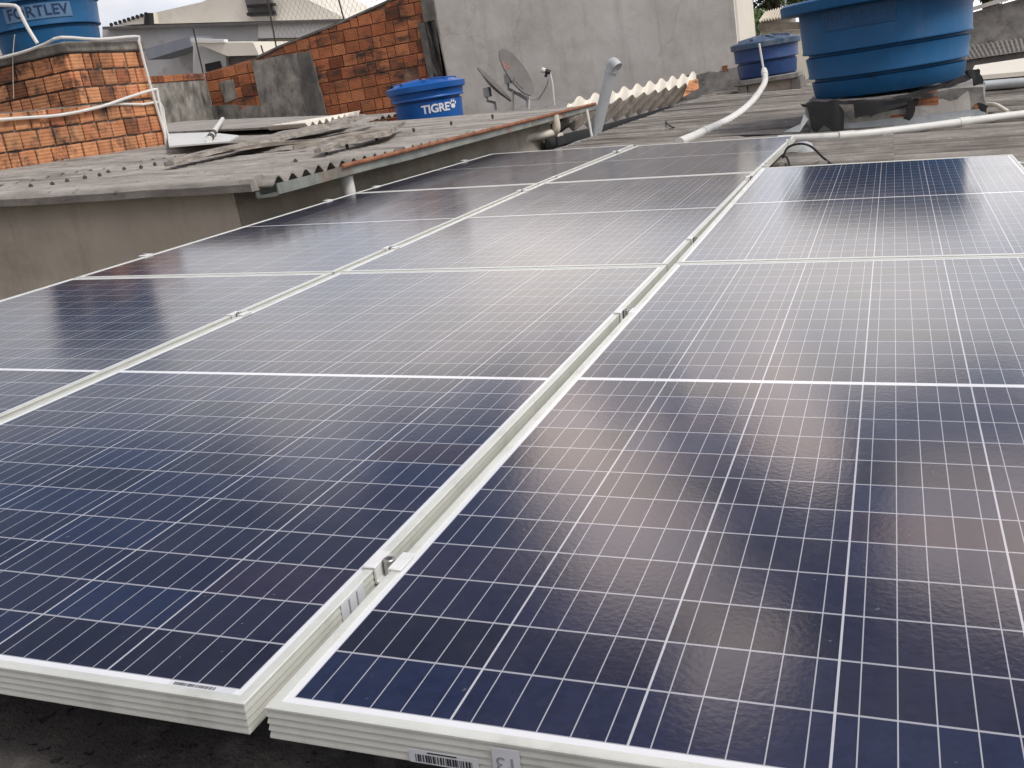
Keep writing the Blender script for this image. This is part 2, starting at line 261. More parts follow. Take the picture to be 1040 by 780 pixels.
# ------------------------------------------------------------------ mesh helpers
def link(o, parent=None):
    COL.objects.link(o)
    if parent is not None: o.parent = parent
    return o
def obj(name, bm, m, parent=None, loc=None, smooth=False, recalc=True):
    """bm holds coordinates in the parent's frame (parts) or in world (things without parent; loc moves the origin)."""
    if recalc: bmesh.ops.recalc_face_normals(bm, faces=bm.faces)
    me = bpy.data.meshes.new(name)
    if loc is not None: bmesh.ops.translate(bm, vec=-Vector(loc), verts=bm.verts)
    bm.to_mesh(me); bm.free()
    for mm in (m if isinstance(m, (list, tuple)) else [m]): me.materials.append(MT[mm] if isinstance(mm, str) else mm)
    me.set_sharp_from_angle(angle=R_(38))
    if smooth:
        for p in me.polygons: p.use_smooth = True
    o = bpy.data.objects.new(name, me)
    if loc is not None: o.location = loc
    return link(o, parent)
def tag(o, label, cat, group=None, kind=None):
    o['label'] = label; o['category'] = cat
    if group: o['group'] = group
    if kind: o['kind'] = kind
    return o
def thing(name, loc, label, cat, group=None, rot=None):
    o = bpy.data.objects.new(name, None); o.empty_display_size = 0.1; o.location = loc
    if rot is not None: o.rotation_euler = rot
    COL.objects.link(o); return tag(o, label, cat, group)
def BM(): return bmesh.new()
def box(bm, lo, hi, bev=0.0, mat_i=0, M=None, seg=1):
    lo, hi = Vector(lo), Vector(hi)
    r = bmesh.ops.create_cube(bm, size=1.0); vs = r['verts']
    for v in vs: v.co = Vector([lo[i] + (hi[i] - lo[i]) * (v.co[i] + 0.5) for i in range(3)])
    fs = set(f for v in vs for f in v.link_faces)
    for f in fs: f.material_index = mat_i
    if bev > 0:
        es = list(set(e for v in vs for e in v.link_edges))
        rr = bmesh.ops.bevel(bm, geom=es, offset=bev, segments=seg, affect='EDGES', profile=0.5)
        vs = list(set(v for f in rr['faces'] for v in f.verts) | set(v for v in vs if v.is_valid))
        vs = [v for v in vs if v.is_valid]
        for v in vs:
            for f in v.link_faces: f.material_index = mat_i
    if M is not None:
        for v in vs: v.co = M @ v.co
    return vs
def smooth_path(pts, n=6):
    pts = [Vector(p) for p in pts]
    if len(pts) < 3: return pts
    o = []
    q = [pts[0] * 2 - pts[1]] + pts + [pts[-1] * 2 - pts[-2]]
    for i in range(1, len(q) - 2):
        for k in range(n):
            t = k / n; a, b, c, d = q[i - 1], q[i], q[i + 1], q[i + 2]
            o.append(0.5 * ((2 * b) + (c - a) * t + (2 * a - 5 * b + 4 * c - d) * t * t + (3 * b - a - 3 * c + d) * t ** 3))
    o.append(pts[-1]); return o
def tube(bm, pts, r, n=10, caps=True, mat_i=0):
    pts = [Vector(p) for p in pts]; rings = []; prev = None
    rr = r if isinstance(r, (list, tuple)) else [r] * len(pts)
    for i, p in enumerate(pts):
        a = (pts[min(i + 1, len(pts) - 1)] - pts[max(i - 1, 0)]).normalized()
        if prev is None:
            u = a.cross(Vector((0, 0, 1)));
            if u.length < 0.05: u = a.cross(Vector((1, 0, 0)))
        else: u = prev - a * prev.dot(a)
        u.normalize(); prev = u; v = a.cross(u)
        rings.append([bm.verts.new(p + (u * math.cos(6.28318 * k / n) + v * math.sin(6.28318 * k / n)) * rr[i]) for k in range(n)])
    for a, b in zip(rings, rings[1:]):
        for k in range(n):
            f = bm.faces.new((a[k], a[(k + 1) % n], b[(k + 1) % n], b[k])); f.material_index = mat_i; f.smooth = True
    if caps:
        for q in (rings[0], rings[-1][::-1]):
            f = bm.faces.new(q); f.material_index = mat_i
def lathe(bm, prof, c=(0, 0, 0), n=64, mat_i=0, smooth=True, squash=None):
    c = Vector(c); rings = []
    for (r, z) in prof:
        if r < 1e-5: rings.append([bm.verts.new(c + Vector((0, 0, z)))])
        else: rings.append([bm.verts.new(c + Vector((r * math.cos(2 * math.pi * k / n), r * math.sin(2 * math.pi * k / n), z))) for k in range(n)])
    for a, b in zip(rings, rings[1:]):
        for k in range(n):
            k2 = (k + 1) % n
            vs = [a[k % len(a)], a[k2 % len(a)], b[k2 % len(b)], b[k % len(b)]]
            vs = list(dict.fromkeys(vs))
            if len(vs) > 2:
                f = bm.faces.new(vs); f.material_index = mat_i; f.smooth = smooth
def prism(bm, pts, off, mat_i=0):
    """closed polygon pts, extruded by vector off"""
    a = [bm.verts.new(Vector(p)) for p in pts]; b = [bm.verts.new(Vector(p) + Vector(off)) for p in pts]
    n = len(a)
    fs = [bm.faces.new(a[::-1]), bm.faces.new(b)] + [bm.faces.new((a[i], a[(i + 1) % n], b[(i + 1) % n], b[i])) for i in range(n)]
    for f in fs: f.material_index = mat_i
def corrug(bm, fn, nu, nv, th, amp, waves, nrm, phase=0.0, mat_i=0, per=12, jit=0.0):
    """fn(u,v) base surface; waves run across u; th thickness along -nrm"""
    nrm = Vector(nrm).normalized(); cols = int(waves * per); top = []; bot = []
    for j in range(nv + 1):
        rt = []; rb = []
        for i in range(cols + 1):
            u = i / cols; v = j / nv
            b = fn(u, v) + nrm * (amp * math.cos(2 * math.pi * (u * waves + phase)))
            if jit: b = b + nrm * (jit * noise.noise(b * 2.3))
            rt.append(bm.verts.new(b)); rb.append(bm.verts.new(b - nrm * th))
        top.append(rt); bot.append(rb)
    def q(*a): f = bm.faces.new(a); f.material_index = mat_i; return f
    for j in range(nv):
        for i in range(cols):
            q(top[j][i], top[j][i + 1], top[j + 1][i + 1], top[j + 1][i]).smooth = True
            q(bot[j][i], bot[j + 1][i], bot[j + 1][i + 1], bot[j][i + 1]).smooth = True
        q(top[j][0], top[j + 1][0], bot[j + 1][0], bot[j][0]); q(top[j][-1], bot[j][-1], bot[j + 1][-1], top[j + 1][-1])
    for i in range(cols):
        q(top[0][i], bot[0][i], bot[0][i + 1], top[0][i + 1]); q(top[-1][i], top[-1][i + 1], bot[-1][i + 1], bot[-1][i])
def text_bm(s, size, ext=0.002, bold=0.0, spacing=1.0, shear=0.0):
    c = bpy.data.curves.new('text', 'FONT'); c.body = s; c.size = size; c.extrude = ext; c.offset = bold
    c.space_character = spacing; c.align_x = 'CENTER'; c.align_y = 'CENTER'; c.resolution_u = 4; c.shear = shear
    o = bpy.data.objects.new('text', c); COL.objects.link(o)
    dg = bpy.context.evaluated_depsgraph_get(); dg.update()
    me = bpy.data.meshes.new_from_object(o.evaluated_get(dg))
    bm = bmesh.new(); bm.from_mesh(me)
    bpy.data.objects.remove(o); bpy.data.curves.remove(c); bpy.data.meshes.remove(me)
    return bm
def bend(bm, c, phi, z0, rad_at, lift):
    """text plane (x right, y up, z out) wrapped on a tank side round c, centred at azimuth phi, height z0"""
    long = [e for e in bm.edges if e.calc_length() > 0.03]
    if long: bmesh.ops.subdivide_edges(bm, edges=long, cuts=2)
    for v in bm.verts:
        z = z0 + v.co.y; r0 = rad_at(z); a = phi + v.co.x / r0; r = r0 + lift + v.co.z
        v.co = Vector((c[0] + r * math.cos(a), c[1] + r * math.sin(a), z))
def tint(o, fn):
    me = o.data; at_ = me.color_attributes.new('tint', 'FLOAT_COLOR', 'CORNER')
    for p in me.polygons:
        c = fn(p)
        for li in p.loop_indices: at_.data[li].color = (*c, 1)

def brick_wall(bm, tints, Ox, Ux, Uz, L, H, depth, bl, bh, gap, prot=0.012, top_fn=None, skip=None, seed=1):
    """bricks proud of the mortar core. Ox origin, Ux along the wall, Uz up, depth vector outwards. tints gets one colour per brick face."""
    r = random.Random(seed); row = 0; z = gap
    Nn = Vector(depth).normalized()
    while z + bh <= H + 0.06:
        x = -bl * (0.5 if row % 2 else 0.02) * (0.8 + 0.4 * r.random())
        while x < L:
            l = bl * r.choice((1, 1, 0.98, 1.04, 0.55)) ; x0, x1 = max(x, 0.004), min(x + l, L - 0.004)
            zt = z + bh
            if top_fn: zt = min(zt, min(top_fn(x0), top_fn(x1)) - 0.01)
            else: zt = min(zt, H)
            if x1 - x0 > 0.03 and zt - z > 0.03 and not (skip and skip((x0 + x1) / 2, (z + zt) / 2)):
                k = r.gauss(0, 1); pr = prot + r.uniform(-0.004, 0.005); t = r.uniform(0.75, 1.2)
                col = (t * (1 + 0.05 * k), t * (1 + 0.10 * k), t * (1 + 0.1 * k))
                if r.random() < 0.10: col = (t * 0.45, t * 0.40, t * 0.38)
                sk = r.uniform(-0.004, 0.004)
                pts = [(x0, z + sk), (x1, z - sk), (x1 + r.uniform(-.003, .003), zt - sk), (x0 + r.uniform(-.003, .003), zt + sk)]
                f0 = [bm.verts.new(Ox + Ux * a + Uz * b_ - Nn * 0.01) for a, b_ in pts]
                ins = 0.006
                f1p = [(pts[0][0] + ins, pts[0][1] + ins), (pts[1][0] - ins, pts[1][1] + ins), (pts[2][0] - ins, pts[2][1] - ins), (pts[3][0] + ins, pts[3][1] - ins)]
                fm = [bm.verts.new(Ox + Ux * a + Uz * b_ + Nn * (pr - 0.005)) for a, b_ in pts]
                f1 = [bm.verts.new(Ox + Ux * a + Uz * b_ + Nn * pr) for a, b_ in f1p]
                bm.faces.new(f1); tints.append(col)
                for a, b_ in ((f0, fm), (fm, f1)):
                    for i in range(4): bm.faces.new((a[i], a[(i + 1) % 4], b_[(i + 1) % 4], b_[i])); tints.append(col)
            x += l + gap
        z += bh + gap; row += 1
def brick_obj(name, bm, tints, m, parent):
    o = obj(name, bm, m, parent); it = iter(tints); tint(o, lambda p: next(it)); return o

# ================================================================== THE SETTING
g = BM(); box(g, (-400, -400, -3.4), (400, 600, -3.3)); tag(obj('ground', g, 'soil'), 'bare earth ground far below the roofs', 'ground', kind='structure')

# ---- the roof that carries the panels
house = thing('house', (0, 4, -3.3), 'low house whose corrugated fibre cement roof carries the solar panels', 'house')
HI = Vector((0, 4, -3.3))
def hp(bm, name, m, **k):
    bmesh.ops.translate(bm, vec=-HI, verts=bm.verts); return obj(name, bm, m, house, **k)
b = BM()
ROOF = -0.125
for (y0, y1, dz) in ((0.62, 4.2, 0.0), (4.1, 8.0, 0.008), (7.9, 11.8, 0.016), (11.7, 16.2, 0.024)):
    for (x0, x1, ex) in ((-1.82, 0.55, 0.012), (0.42, 2.9, 0.0), (2.78, 5.4, 0.012), (5.3, 8.0, 0.0)):
        nw = (y1 - y0) / 0.177
        corrug(b, lambda u, v: P(x0 + (x1 - x0) * v, y0 + (y1 - y0) * u, ROOF + dz + ex), 1, 3, 0.006, 0.029, nw, PN, phase=(y0 / 0.177), per=8, jit=0.006)
hp(b, 'roof', 'fibre', smooth=False)
b = BM(); nx, ny = 60, 34; gr = [[None] * (ny + 1) for _ in range(nx + 1)]
for i in range(nx + 1):
    for j in range(ny + 1):
        x = -2.4 + 5.4 * i / nx; y = -2.6 + 3.2 * j / ny
        gr[i][j] = b.verts.new(P(x, y, ROOF - 0.01 + 0.014 * noise.noise(Vector((x * 5, y * 5, 1))) + 0.006 * noise.noise(Vector((x * 22, y * 22, 2)))))
for i in range(nx):
    for j in range(ny): b.faces.new((gr[i][j], gr[i + 1][j], gr[i + 1][j + 1], gr[i][j + 1])).smooth = True
hp(b, 'roof_deck', 'deck')
b = BM()          # verge strip along the left edge of the roof, rough mortar
pr = []
for k in range(90):
    y = 6.3 + 9.8 * k / 89; j1 = 0.014 * noise.noise(Vector((y * 3, 1, 0))); j2 = 0.02 * noise.noise(Vector((y * 5, 4, 0)))
    pr.append([b.verts.new(P(x, y, z)) for x, z in ((-2.0 + j2, -0.17), (-1.98 + j2, -0.115 + j1), (-1.90, -0.10 + j1), (-1.82 + j2, -0.11 + j1 + (0.02 if k % 2 else 0)), (-1.80 + j2, -0.17))])
for a, c in zip(pr, pr[1:]):
    for i in range(4): b.faces.new((a[i], a[i + 1], c[i + 1], c[i]))
hp(b, 'verge', 'plaster_dirty')
b = BM(); box(b, (-1.9, -2.4, -3.3), (7.9, 16.0, -0.75)); hp(b, 'wall', 'beige')

# ---- neighbour's house on the left: two walls, corrugated roof
nh = thing('house', (-5, 6.5, -3.3), 'beige rendered house on the left under an old grey corrugated roof', 'house')
NI = Vector((-5, 6.5, -3.3))
def np_(bm, name, m, **k):
    bmesh.ops.translate(bm, vec=-NI, verts=bm.verts); return obj(name, bm, m, nh, **k)
b = BM(); prism(b, [(-2.425, 3.52, -3.3), (-2.425, 3.52, nz(-2.42) - 0.03), (-8.4, 3.52, nz(-8.4) - 0.03), (-8.4, 3.52, -3.3)], (0, 0.15, 0)); np_(b, 'wall', 'beige')
b = BM(); prism(b, [(-2.422, 3.53, -3.3), (-2.262, 8.05, -3.3), (-2.46, 8.05, -3.3), (-2.6, 3.672, -3.3)], (0, 0, 3.3 + nz(-2.4) - 0.045)); np_(b, 'wall', 'beige')
b = BM(); box(b, (-8.4, 8.1, -3.3), (-2.56, 8.25, 0.2)); np_(b, 'wall', 'beige')
b = BM()
for (y0, y1, dz) in ((3.46, 6.3, 0.0), (6.2, 9.16, 0.004)):
    for (x0, x1, ex) in ((-4.5, -2.16, 0.0), (-6.9, -4.38, 0.012), (-9.4, -6.75, 0.024)):
        nw = (y1 - y0) / 0.125
        corrug(b, lambda u, v: Vector((x0 + (x1 - x0) * v, y0 + (y1 - y0) * u, nz(x0 + (x1 - x0) * v) + 0.012 + dz + ex - 0.008 * (y0 + (y1 - y0) * u - 3.46))), 1, 4, 0.007, 0.021, nw, NRN, phase=0.5, per=8, jit=0.014)
for (y0, y1, x0, x1, ex) in ((9.1, 11.6, -9.8, -5.3, -0.04),):
    corrug(b, lambda u, v: Vector((x0 + (x1 - x0) * v, y0 + (y1 - y0) * u, nz(x0 + (x1 - x0) * v) + 0.02 + ex)), 1, 4, 0.008, 0.02, (y1 - y0) / 0.177, NRN, per=8, jit=0.012)
np_(b, 'roof', 'fibre2')
b = BM(); pr = []          # pale verge strip along the front edge of the roof
for k in range(40):
    x = -2.235 - 6.0 * k / 39; z = nz(x); j1 = 0.006 * noise.noise(Vector((x * 3, 0, 0)))
    pr.append([b.verts.new((x, y, z + q + j1)) for y, q in ((3.40, -0.032), (3.395, 0.004), (3.41, 0.02), (3.45, 0.033), (3.50, 0.036), (3.53, 0.028), (3.53, -0.032))])
for a, c in zip(pr, pr[1:]):
    for i in range(7): b.faces.new((a[i], a[(i + 1) % 7], c[(i + 1) % 7], c[i]))
b.faces.new(pr[0]); b.faces.new(pr[-1][::-1])
np_(b, 'verge', 'fibre2')
b = BM()          # open gutter: U profile along y with rolled rust lip
pr = []
gp = [(-2.25, 0.0), (-2.25, -0.05), (-2.24, -0.058), (-2.135, -0.058), (-2.12, -0.05), (-2.12, 0.0), (-2.127, 0.0), (-2.127, -0.045), (-2.243, -0.045), (-2.243, 0.0)]
for k in range(24):
    y = 3.44 + 5.7 * k / 23; s = 0.008 * noise.noise(Vector((y * 1.1, 3, 0)))
    pr.append([b.verts.new(Vector((x + s, y, 0.275 + z + s))) for x, z in gp])
for a, c in zip(pr, pr[1:]):
    for i in range(10): b.faces.new((a[i], a[(i + 1) % 10], c[(i + 1) % 10], c[i]))
b.faces.new(pr[0]); b.faces.new(pr[-1][::-1])
gut = np_(b, 'gutter', 'galv')
b = BM(); tube(b, [Vector((-2.112 + 0.004 * noise.noise(Vector((y * 2, 0, 0))), y, 0.279)) for y in [4.05 + 0.2 * k for k in range(26)]], 0.013, 8)
bmesh.ops.translate(b, vec=-NI, verts=b.verts); obj('lip', b, 'rust', gut)
b = BM(); yd = at(350, 172, 'x', -2.185).y; tube(b, [(-2.185, yd, 0.222), (-2.185, yd, 0.12), (-2.19, yd, -0.6)], 0.036, 14)
np_(b, 'downpipe', 'pvc')
b = BM(); c0 = at(563, 117, 'x', -2.12)
tube(b, smooth_path([c0, at(565, 130, 'x', -2.12), at(561, 135, 'x', -2.16), at(545, 138, 'x', -2.25), at(535, 140, 'x', -2.3), at(531, 146, 'x', -2.32), at(531, 158, 'x', -2.32)], 5), 0.036, 12)
np_(b, 'downpipe', 'pvc_cream')
b = BM(); box(b, (-2.35, 8.06, -2), (-2.2, 8.2, 0.10), 0.01); np_(b, 'pillar', 'pvc_cream')

bm_ = None
for k, (px, py) in enumerate([(31, 188), (53, 186), (68, 183), (86, 179.5), (101, 177), (110, 174), (126, 171), (143, 169), (157, 166), (232, 152), (245, 150), (257, 149), (266, 147), (300, 163), (332, 156), (352, 147), (382, 139), (420, 131), (458, 124), (500, 117)]):
    v = on_nroof(px, py, 0.035) - NI
    if bm_ is None:
        b = BM(); lathe(b, [(0, 0.010), (0.004, 0.009), (0.005, 0.006), (0.010, 0.003), (0.012, -0.002), (0.008, -0.03)], n=10); o = obj('fixing_bolt', b, 'iron', nh); bm_ = o.data
    else: o = bpy.data.objects.new('fixing_bolt', bm_); link(o, nh)
    o.location = v
# ---- brick tower on the neighbour's roof
XT = -6.0; tw = thing('brick_tower', (-6.5, 7.1, 0.55), 'square orange hollow brick tower under the left blue water tank', 'tower'); TI = Vector((-6.5, 7.1, 0.55))
yA, yB, zT = 6.66, 7.645, 1.43
b = BM(); box(b, (-7.6, yA + 0.02, 0.3), (XT - 0.02, yB - 0.004, zT)); bmesh.ops.translate(b, vec=-TI, verts=b.verts); obj('mortar_core', b, 'mortar', tw)
b = BM(); tt = []
brick_wall(b, tt, Vector((XT - 0.02, yA, 0.98)) - TI, Vector((0, 1, 0)), Vector((0, 0, 1)), yB - yA, zT - 0.98, (1, 0, 0), 0.155, 0.128, 0.016, 0.018, seed=3)
brick_wall(b, tt, Vector((XT - 0.02, yA, 0.98)) - TI, Vector((-1, 0, 0)), Vector((0, 0, 1)), 1.5, zT - 0.98, (0, -1, 0), 0.19, 0.128, 0.016, 0.018, seed=4)
brick_obj('brick_wall', b, tt, 'brick', tw)
b = BM()          # cement coping
box(b, (-7.62, yA - 0.03, zT - 0.005), (XT + 0.015, yB + 0.01, 1.515), 0.012); bmesh.ops.translate(b, vec=-TI, verts=b.verts); obj('coping', b, 'mortar', tw)
lw = thing('brick_wall', (-6.1, 6.0, 0.5), 'low orange brick wall along the grey roof below the brick tower', 'wall'); LI = Vector((-6.1, 6.0, 0.5))
b = BM(); box(b, (-6.35, 4.3, 0.3), (XT, yB - 0.004, 0.985)); bmesh.ops.translate(b, vec=-LI, verts=b.verts); obj('mortar_core', b, 'mortar', lw)
b = BM(); tt = []
brick_wall(b, tt, Vector((XT, 4.3, 0.52)) - LI, Vector((0, 1, 0)), Vector((0, 0, 1)), yB - 4.3, 0.465, (1, 0, 0), 0.16, 0.135, 0.016, 0.02, seed=9)
brick_obj('bricks', b, tt, 'brick', lw)

# ---- far brick wall with sloping top, facing us at y = 12
YB = 14.5
fb = thing('brick_wall', (-6.8, 12, 0.2), 'tall stained red brick wall with a sloping top beside the grey plaster wall', 'wall'); FI = Vector((-6.8, 12, 0.2))
xs = [(v.x, v.z) for v in (at(208, 74, 'y', YB), at(262, 58, 'y', YB), at(285, 47, 'y', YB), at(346, 23, 'y', YB), at(397, 0, 'y', YB), at(446, -25, 'y', YB))]
X0, X1 = xs[0][0], xs[-1][0]
def topz(x):
    for (a, za), (c, zc) in zip(xs, xs[1:]):
        if x <= c: return za + (zc - za) * (x - a) / (c - a)
    return xs[-1][1]
b = BM(); prism(b, [(X0, YB, 0.1)] + [(x, YB, z) for x, z in xs] + [(X1, YB, 0.1)], (0, 0.18, 0)); bmesh.ops.translate(b, vec=-FI, verts=b.verts); obj('mortar_core', b, 'mortar_red', fb)
b = BM(); tt = []
hole = (at(403, 72, 'y', YB), at(429, 72, 'y', YB)); hz = (at(415, 79, 'y', YB).z, at(418, 67, 'y', YB).z)
brick_wall(b, tt, Vector((X0, YB, 0.2)) - FI, Vector((1, 0, 0)), Vector((0, 0, 1)), X1 - X0, 2.4, (0, -1, 0), 0.235, 0.17, 0.014, 0.02,
           top_fn=lambda x: topz(x + X0) - 0.2, seed=12, skip=lambda x, z: hole[0].x < x + X0 < hole[1].x and hz[0] < z + 0.2 < hz[1])
brick_obj('bricks', b, tt, 'brick_far', fb)
def patch(bm, pix, Y, th, seed=0, n=8, rough=0.03):
    base = [at(px, py, 'y', Y) for px, py in pix]; o = []
    for i, p in enumerate(base):
        q = base[(i + 1) % len(base)]
        for k in range(n):
            c = p.lerp(q, k / n); f = rough * (1 if k else 0.3)
            o.append(c + Vector((f * noise.noise(c * 6 + Vector((seed, 0, 0))), 0, f * noise.noise(c * 6 + Vector((0, 9, seed))))))
    prism(bm, o, (0, th, 0))
b = BM(); patch(b, [(255, 62), (303, 54), (314, 122), (268, 122)], YB - 0.036, 0.04, 1); bmesh.ops.translate(b, vec=-FI, verts=b.verts); obj('render_patch', b, 'stained', fb)
b = BM(); patch(b, [(222, 84), (236, 80), (241, 100), (228, 104)], YB - 0.034, 0.04, 2); patch(b, [(206, 106), (268, 108), (270, 122), (208, 122)], YB - 0.038, 0.04, 5)
bmesh.ops.translate(b, vec=-FI, verts=b.verts); obj('render_patch', b, 'stained', fb)
b = BM(); patch(b, [(301, 54), (314, 52), (333, 122), (313, 122)], YB - 0.06, 0.08, 3, rough=0.02); bmesh.ops.translate(b, vec=-FI, verts=b.verts); obj('concrete_pillar', b, 'pillar', fb)
b = BM(); patch(b, [(424, 24), (441, 20), (457, 90), (438, 90)], YB - 0.05, 0.07, 4, rough=0.015); bmesh.ops.translate(b, vec=-FI, verts=b.verts); obj('concrete_pillar', b, 'pillar', fb)
b = BM()
for (xa, za), (xb, zb) in zip(xs[1:], xs[2:]):
    prism(b, [(xa, YB - 0.03, za - 0.015), (xa, YB - 0.03, za + 0.018), (xa, YB + 0.2, za + 0.018), (xa, YB + 0.2, za - 0.015)], (xb - xa, 0, zb - za))
bmesh.ops.translate(b, vec=-FI, verts=b.verts); obj('coping', b, 'edge', fb)
# stained side wall, facing +x, joining it at the left
sw = thing('rendered_wall', (-8.6, 11, 0.3), 'grey mouldy rendered wall with bare bricks along its top, behind the brick tower', 'wall'); SI = Vector((-8.6, 11, 0.3))
ys_ = at(150, 70, 'x', X0).y - 0.6; zs_ = at(206, 74, 'x', X0).z
b = BM(); box(b, (X0 - 0.17, ys_, 0.1), (X0 - 0.005, YB - 0.01, zs_ - 0.12)); bmesh.ops.translate(b, vec=-SI, verts=b.verts); obj('render', b, 'stained', sw)
b = BM(); tt = []
brick_wall(b, tt, Vector((X0, ys_, zs_ - 0.12)) - SI, Vector((0, 1, 0)), Vector((0, 0, 1)), YB - ys_ - 0.05, 0.13, (1, 0, 0), 0.24, 0.105, 0.012, 0.004, seed=17)
brick_obj('bricks', b, tt, 'brick_far', sw)
b = BM(); box(b, (X0 - 0.16, ys_, zs_ - 0.118), (X0 - 0.01, YB - 0.02, zs_)); bmesh.ops.translate(b, vec=-SI, verts=b.verts); obj('mortar_core', b, 'mortar', sw)

# ---- big grey plaster building
pb = thing('plastered_building', (-2.9, 12, -3.3), 'tall blank grey plastered building behind the satellite dishes', 'building'); PI_ = Vector((-2.9, 12, -3.3))
def pbp(bm, name, m):
    bmesh.ops.translate(bm, vec=-PI_, verts=bm.verts); return obj(name, bm, m, pb)
xl_ = at(441, 0, 'y', YB).x; xq = at(745, 0, 'y', YB).x; zq = at(600, -35, 'y', YB).z
b = BM(); box(b, (xl_, YB - 0.03, -3.3), (xq, YB + 0.3, zq)); pbp(b, 'front_wall', 'plaster')
b = BM(); box(b, (xl_ - 0.21, YB - 0.05, -1), (xl_ + 0.015, YB + 0.2, zq + 0.01), 0.01); pbp(b, 'corner_edge', 'edge')
b = BM(); xr = at(767, 30, 'y', 17.2).x
prism(b, [(xq + 0.002, YB - 0.025, -3.3), (xr, 17.2, -3.3), (xr - 0.2, 17.2, -3.3), (xq - 0.3, YB + 0.31, -3.3)], (0, 0, 3.3 + zq)); pbp(b, 'side_wall', 'cream')
b = BM(); patch(b, [(692, 78), (752, 68), (757, 92), (640, 112)], YB - 0.035, 0.04, 8, rough=0.05); pbp(b, 'render_patch', 'plaster_dirty')
b = BM(); patch(b, [(733, 68), (739, 66), (740, 71), (734, 73)], YB - 0.045, 0.04, 9, n=2); o = pbp(b, 'exposed_brick', 'brick_far'); tint(o, lambda p: (1, 1, 1))

# ---- white houses in the distance
wh = thing('house', (-17, 22, -3.3), 'pale grey and cream house with a low gable far behind the brick tower', 'house'); WI = Vector((-17, 22, -3.3))
def whp(bm, name, m):
    bmesh.ops.translate(bm, vec=-WI, verts=bm.verts); return obj(name, bm, m, wh)
YF = 24.0
def A(px, py, Y=YF): return at(px, py, 'y', Y)
def poly(bm, pix, Y, th): prism(bm, [A(px, py, Y) for px, py in pix], (0, th, 0))
b = BM(); poly(b, [(104, 29), (262, 23), (262, 45), (264, 130), (104, 130)], YF, 4); whp(b, 'wall', 'greywall')
b = BM(); poly(b, [(262.2, 23), (352, 20), (356, 37), (262.2, 39)], YF - 0.1, 3); whp(b, 'fascia_band', 'white')
b = BM(); poly(b, [(258, 40), (356, 38), (360, 130), (262, 130)], YF + 0.4, 3); whp(b, 'wall', 'cream')
b = BM(); poly(b, [(150, 24.5), (152, 14), (205, 2), (240, -13), (295, -9), (352, 19)], YF + 0.8, 3); whp(b, 'gable', 'cream')
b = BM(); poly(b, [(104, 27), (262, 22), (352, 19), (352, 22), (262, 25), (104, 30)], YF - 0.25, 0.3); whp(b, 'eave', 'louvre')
b = BM(); poly(b, [(247, -6), (273, -8), (280, 16), (253, 17)], YF + 0.72, 0.1); lo_ = whp(b, 'window', 'louvre')
b = BM()
for q in (4, 12): poly(b, [(250, q + 1), (278, q - 1), (279, q + 2), (251, q + 4)], YF + 0.6, 0.1)
bmesh.ops.translate(b, vec=-WI, verts=b.verts); obj('slat', b, 'dark', lo_)
b = BM(); poly(b, [(112, 26), (118, 25), (150, 13), (152, 24)], YF + 0.4, 1.5)
whp(b, 'side_roof', 'cream')
b = BM()
for k in range(9): tube(b, [A(113 + k * 4.4, 25 - k * 1.35, YF + 0.35), A(113 + k * 4.4, 25 - k * 1.35, YF + 2)], 0.055, 8)
poly(b, [(147, 13), (151, 13), (152, 25), (146, 25)], YF + 0.3, 0.2)
whp(b, 'roof_tiles', 'dark')
b = BM(); poly(b, [(146, 50), (193, 37), (195, 47), (150, 61)], YF - 1.2, 1.0); whp(b, 'canopy_fascia', 'bluegrey')
nb = thing('house', (-13, 19, -3.3), 'small white house with a bright gutter and dark window above the stained wall', 'house'); NB = Vector((-13, 19, -3.3))
def nbp(bm, name, m):
    bmesh.ops.translate(bm, vec=-NB, verts=bm.verts); return obj(name, bm, m, nb)
Y2 = 19.0
b = BM(); poly(b, [(196, 43), (229, 52), (233, 130), (196, 130)], Y2, 2); nbp(b, 'wall', 'greywall')
b = BM(); poly(b, [(197, 43.2), (257, 43), (263, 56), (231, 57)], Y2 - 0.25, 2.2); nbp(b, 'roof', 'cream')
b = BM(); poly(b, [(193, 39), (227, 40), (227.5, 43), (194, 42.5)], Y2 - 0.3, 0.15); nbp(b, 'gutter', 'white')
b = BM(); poly(b, [(208, 65), (222, 62), (224, 69), (209, 73)], Y2 - 0.06, 0.05); nbp(b, 'window', 'dark')
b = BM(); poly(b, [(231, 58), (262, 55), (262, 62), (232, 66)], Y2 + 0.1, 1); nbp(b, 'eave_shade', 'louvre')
b = BM(); poly(b, [(230, 67), (262, 62), (270, 110), (236, 110)], Y2 + 0.3, 1); nbp(b, 'side_wall', 'white')
b = BM(); poly(b, [(205, 76), (262, 58), (263, 62), (206, 79)], Y2 - 0.8, 0.25); nbp(b, 'bargeboard', 'white')
cb = thing('house', (-16, 16.5, -3.3), 'plain cream house wall behind the left blue tank at the photo edge', 'house'); CB = Vector((-16, 16.5, -3.3))
b = BM(); prism(b, [at(-120, 10, 'y', 16.5), at(2, 4, 'y', 16.5), at(17, 58, 'y', 16.5), at(17, 140, 'y', 16.5), at(-120, 140, 'y', 16.5)], (0, 2, 0)); bmesh.ops.translate(b, vec=-CB, verts=b.verts); obj('wall', b, 'cream', cb)
b = BM(); prism(b, [at(-120, 6, 'y', 16.4), at(3, 0, 'y', 16.4), at(3, 4, 'y', 16.4), at(-120, 10, 'y', 16.4)], (0, 2.4, 0)); bmesh.ops.translate(b, vec=-CB, verts=b.verts); obj('roof', b, 'tile', cb)

